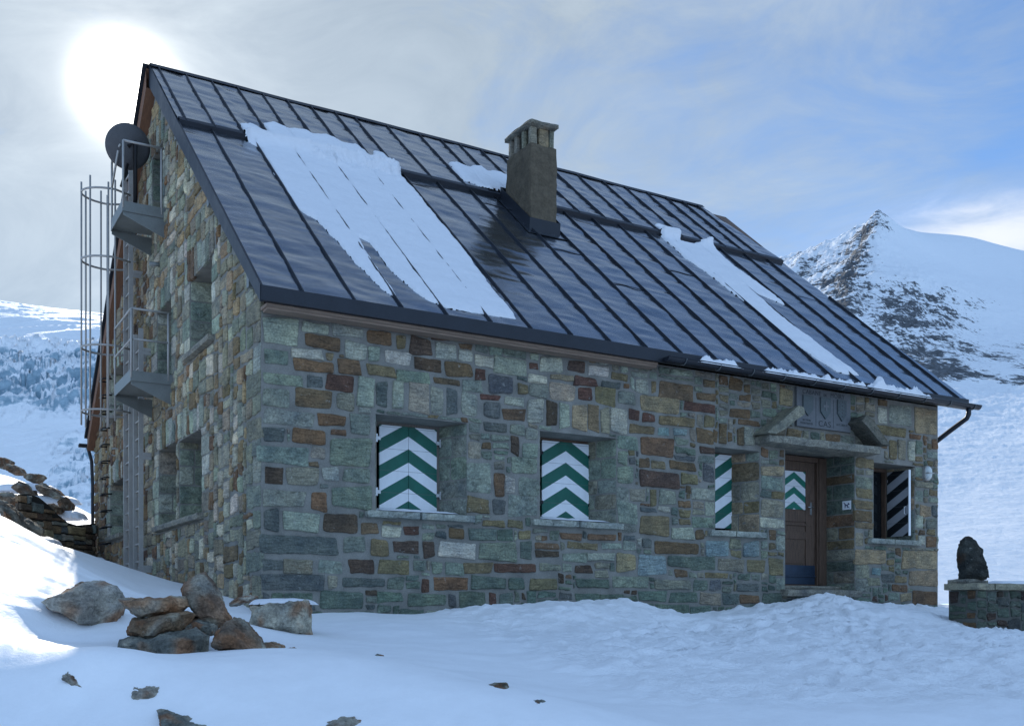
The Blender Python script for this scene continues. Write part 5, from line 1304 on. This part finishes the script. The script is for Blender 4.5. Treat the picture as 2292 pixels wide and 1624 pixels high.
N = Nodes('glacier_ice'); a = N.attr(); s = N.n('ShaderNodeSeparateColor'); N.l(a, s.inputs[0])
n1 = N.noise(N.coord((1, 1.8, 2.2)), .045, 7, .66, .5); n2 = N.noise(N.coord(), .018, 4, .6, .3)
geo = N.n('ShaderNodeNewGeometry'); sn = N.n('ShaderNodeSeparateXYZ'); N.l(geo.outputs['Normal'], sn.inputs[0])
steep = N.maprange(sn.outputs[2], .9, .45, 0, .45)
v = N.math('ADD', N.math('ADD', N.math('MULTIPLY', N.math('SUBTRACT', n1, .5), 1.1), N.math('MULTIPLY', N.math('SUBTRACT', n2, .5), 1.0)), N.math('ADD', N.math('MULTIPLY', s.outputs[0], .5), steep))
ic = N.ramp(n1, [(.3, (.09, .18, .25)), (.7, (.36, .49, .57))])
c = N.mix(N.maprange(v, .55, .76, 0, 1), (.82, .85, .88), ic)
N.done(c, .6, N.bump(n1, .6, 5.0), spec=.3); M['ice'] = N.mat
terrain('glacier', 'crevassed icefall under a snow dome left of the hut', ICE, (-.85, -.17), (550, 2800), 520, 460, ice_detail, ice_col, M['ice'])

# ---------------------------------------------------------------- sky, sun, camera
SUN = Vector(at(283, 197, 1.0) - CAMP).normalized()
el = math.asin(SUN.z); rot = math.atan2(SUN.x, SUN.y)
wd = bpy.data.worlds.new('World'); sc.world = wd; wd.use_nodes = True
t = wd.node_tree; bg = t.nodes['Background']
class WN(Nodes):
    def __init__(self): self.t = t
W = WN()
sky = W.n('ShaderNodeTexSky', sky_type='NISHITA', sun_disc=False, sun_elevation=el, sun_rotation=rot, altitude=2800, air_density=1.0, dust_density=.6, ozone_density=2.0)
tc = W.n('ShaderNodeTexCoord'); gen = tc.outputs['Generated']
dt = W.n('ShaderNodeVectorMath', operation='DOT_PRODUCT'); W.l(gen, dt.inputs[0]); dt.inputs[1].default_value = SUN
ang = W.math('ARCCOSINE', W.math('MINIMUM', dt.outputs['Value'], .999999))          # angle from the sun
# thin high cloud, thickest round the sun, torn into wisps away from it
mp = W.n('ShaderNodeMapping'); mp.inputs['Scale'].default_value = (1.0, 1.0, 2.4); mp.inputs['Rotation'].default_value = (0, R(18), R(20)); W.l(gen, mp.inputs['Vector'])
n1 = W.noise(mp.outputs['Vector'], 4.2, 8, .62, 1.1); n2 = W.noise(mp.outputs['Vector'], 13, 6, .62, .8)
veil = W.maprange(ang, .2, .95, 1.0, 0.0)
m = W.math('ADD', W.math('MULTIPLY', veil, 1.05), W.math('MULTIPLY', W.math('SUBTRACT', W.mix(.3, n1, n2), .47), 1.7), clamp=True)
sz = W.n('ShaderNodeSeparateXYZ'); W.l(gen, sz.inputs[0])
# the side of the sky behind the camera is clear
m = W.math('MULTIPLY', m, W.maprange(ang, .75, 1.2, 1.0, .0))
cl = W.ramp(n1, [(.3, (2.05, 2.45, 2.8)), (.7, (2.9, 3.35, 3.65))])
blue = W.mix(1, sky.outputs[0], (.72, .92, 1.06), 'MULTIPLY')
# brightness added to the unseen sky opposite the sun, to lift the shade light
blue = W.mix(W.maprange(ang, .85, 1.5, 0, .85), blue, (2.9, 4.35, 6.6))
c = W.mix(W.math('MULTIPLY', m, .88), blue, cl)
# small bank of lit cloud beside the far peak
CD = Vector(at(2230, 528, 1.0) - CAMP).normalized()
def gauss(x, s): return W.math('POWER', 2.71828, W.math('MULTIPLY', W.math('MULTIPLY', x, x), -1 / (s * s)))
dv = W.n('ShaderNodeVectorMath', operation='SUBTRACT'); W.l(gen, dv.inputs[0]); dv.inputs[1].default_value = CD
side = Vector((EX[0], EY[0], 0)).normalized()
dh = W.n('ShaderNodeVectorMath', operation='DOT_PRODUCT'); W.l(dv.outputs[0], dh.inputs[0]); dh.inputs[1].default_value = side
dz = W.n('ShaderNodeSeparateXYZ'); W.l(dv.outputs[0], dz.inputs[0])
bank = W.math('MULTIPLY', gauss(dh.outputs['Value'], .085), gauss(W.math('ADD', dz.outputs[2], W.math('MULTIPLY', W.math('SUBTRACT', n2, .5), .05)), .024))
c = W.mix(W.math('MULTIPLY', bank, .8), c, (5.6, 5.7, 5.8))
# aureole of the sun in the thin cloud
glow = W.math('ADD', W.math('MULTIPLY', gauss(ang, R(1.3)), 60.0), W.math('ADD', W.math('MULTIPLY', W.math('POWER', 2.71828, W.math('MULTIPLY', ang, -1 / R(1.5))), 6.5), W.math('MULTIPLY', W.math('MULTIPLY', gauss(ang, R(10)), W.maprange(n1, .3, .7, .6, 1.4)), .7)))
gl = W.mix(1, (1.0, .96, .86), glow, 'MULTIPLY')
c = W.mix(1, c, gl, 'ADD')
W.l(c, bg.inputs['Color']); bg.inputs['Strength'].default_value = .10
su = bpy.data.lights.new('sun', 'SUN'); su.energy = 2.0; su.angle = R(.53); su.color = (1, .95, .86)
so = bpy.data.objects.new('sun', su); col.objects.link(so); so.rotation_euler = SUN.to_track_quat('Z', 'Y').to_euler(); so.location = SUN * 60

cam = bpy.data.cameras.new('camera'); co = bpy.data.objects.new('camera', cam); col.objects.link(co)
co.location = CAMP; head = Vector((EX[1], EY[1], 0))
co.rotation_euler = (math.pi / 2, 0, math.atan2(-head.x, head.y))
cam.sensor_width = 36; cam.sensor_fit = 'HORIZONTAL'; cam.lens = 36 * F / 2292; cam.shift_y = (1370 - 812) / 2292; cam.clip_start = .05; cam.clip_end = 12000
sc.camera = co
sc.view_settings.view_transform = 'Standard'; sc.view_settings.look = 'None'; sc.view_settings.exposure = 0.93; sc.view_settings.gamma = 1
sc.render.engine = 'CYCLES'
sc.cycles.use_denoising = True; sc.cycles.max_bounces = 8; sc.cycles.diffuse_bounces = 4; sc.cycles.sample_clamp_indirect = 6
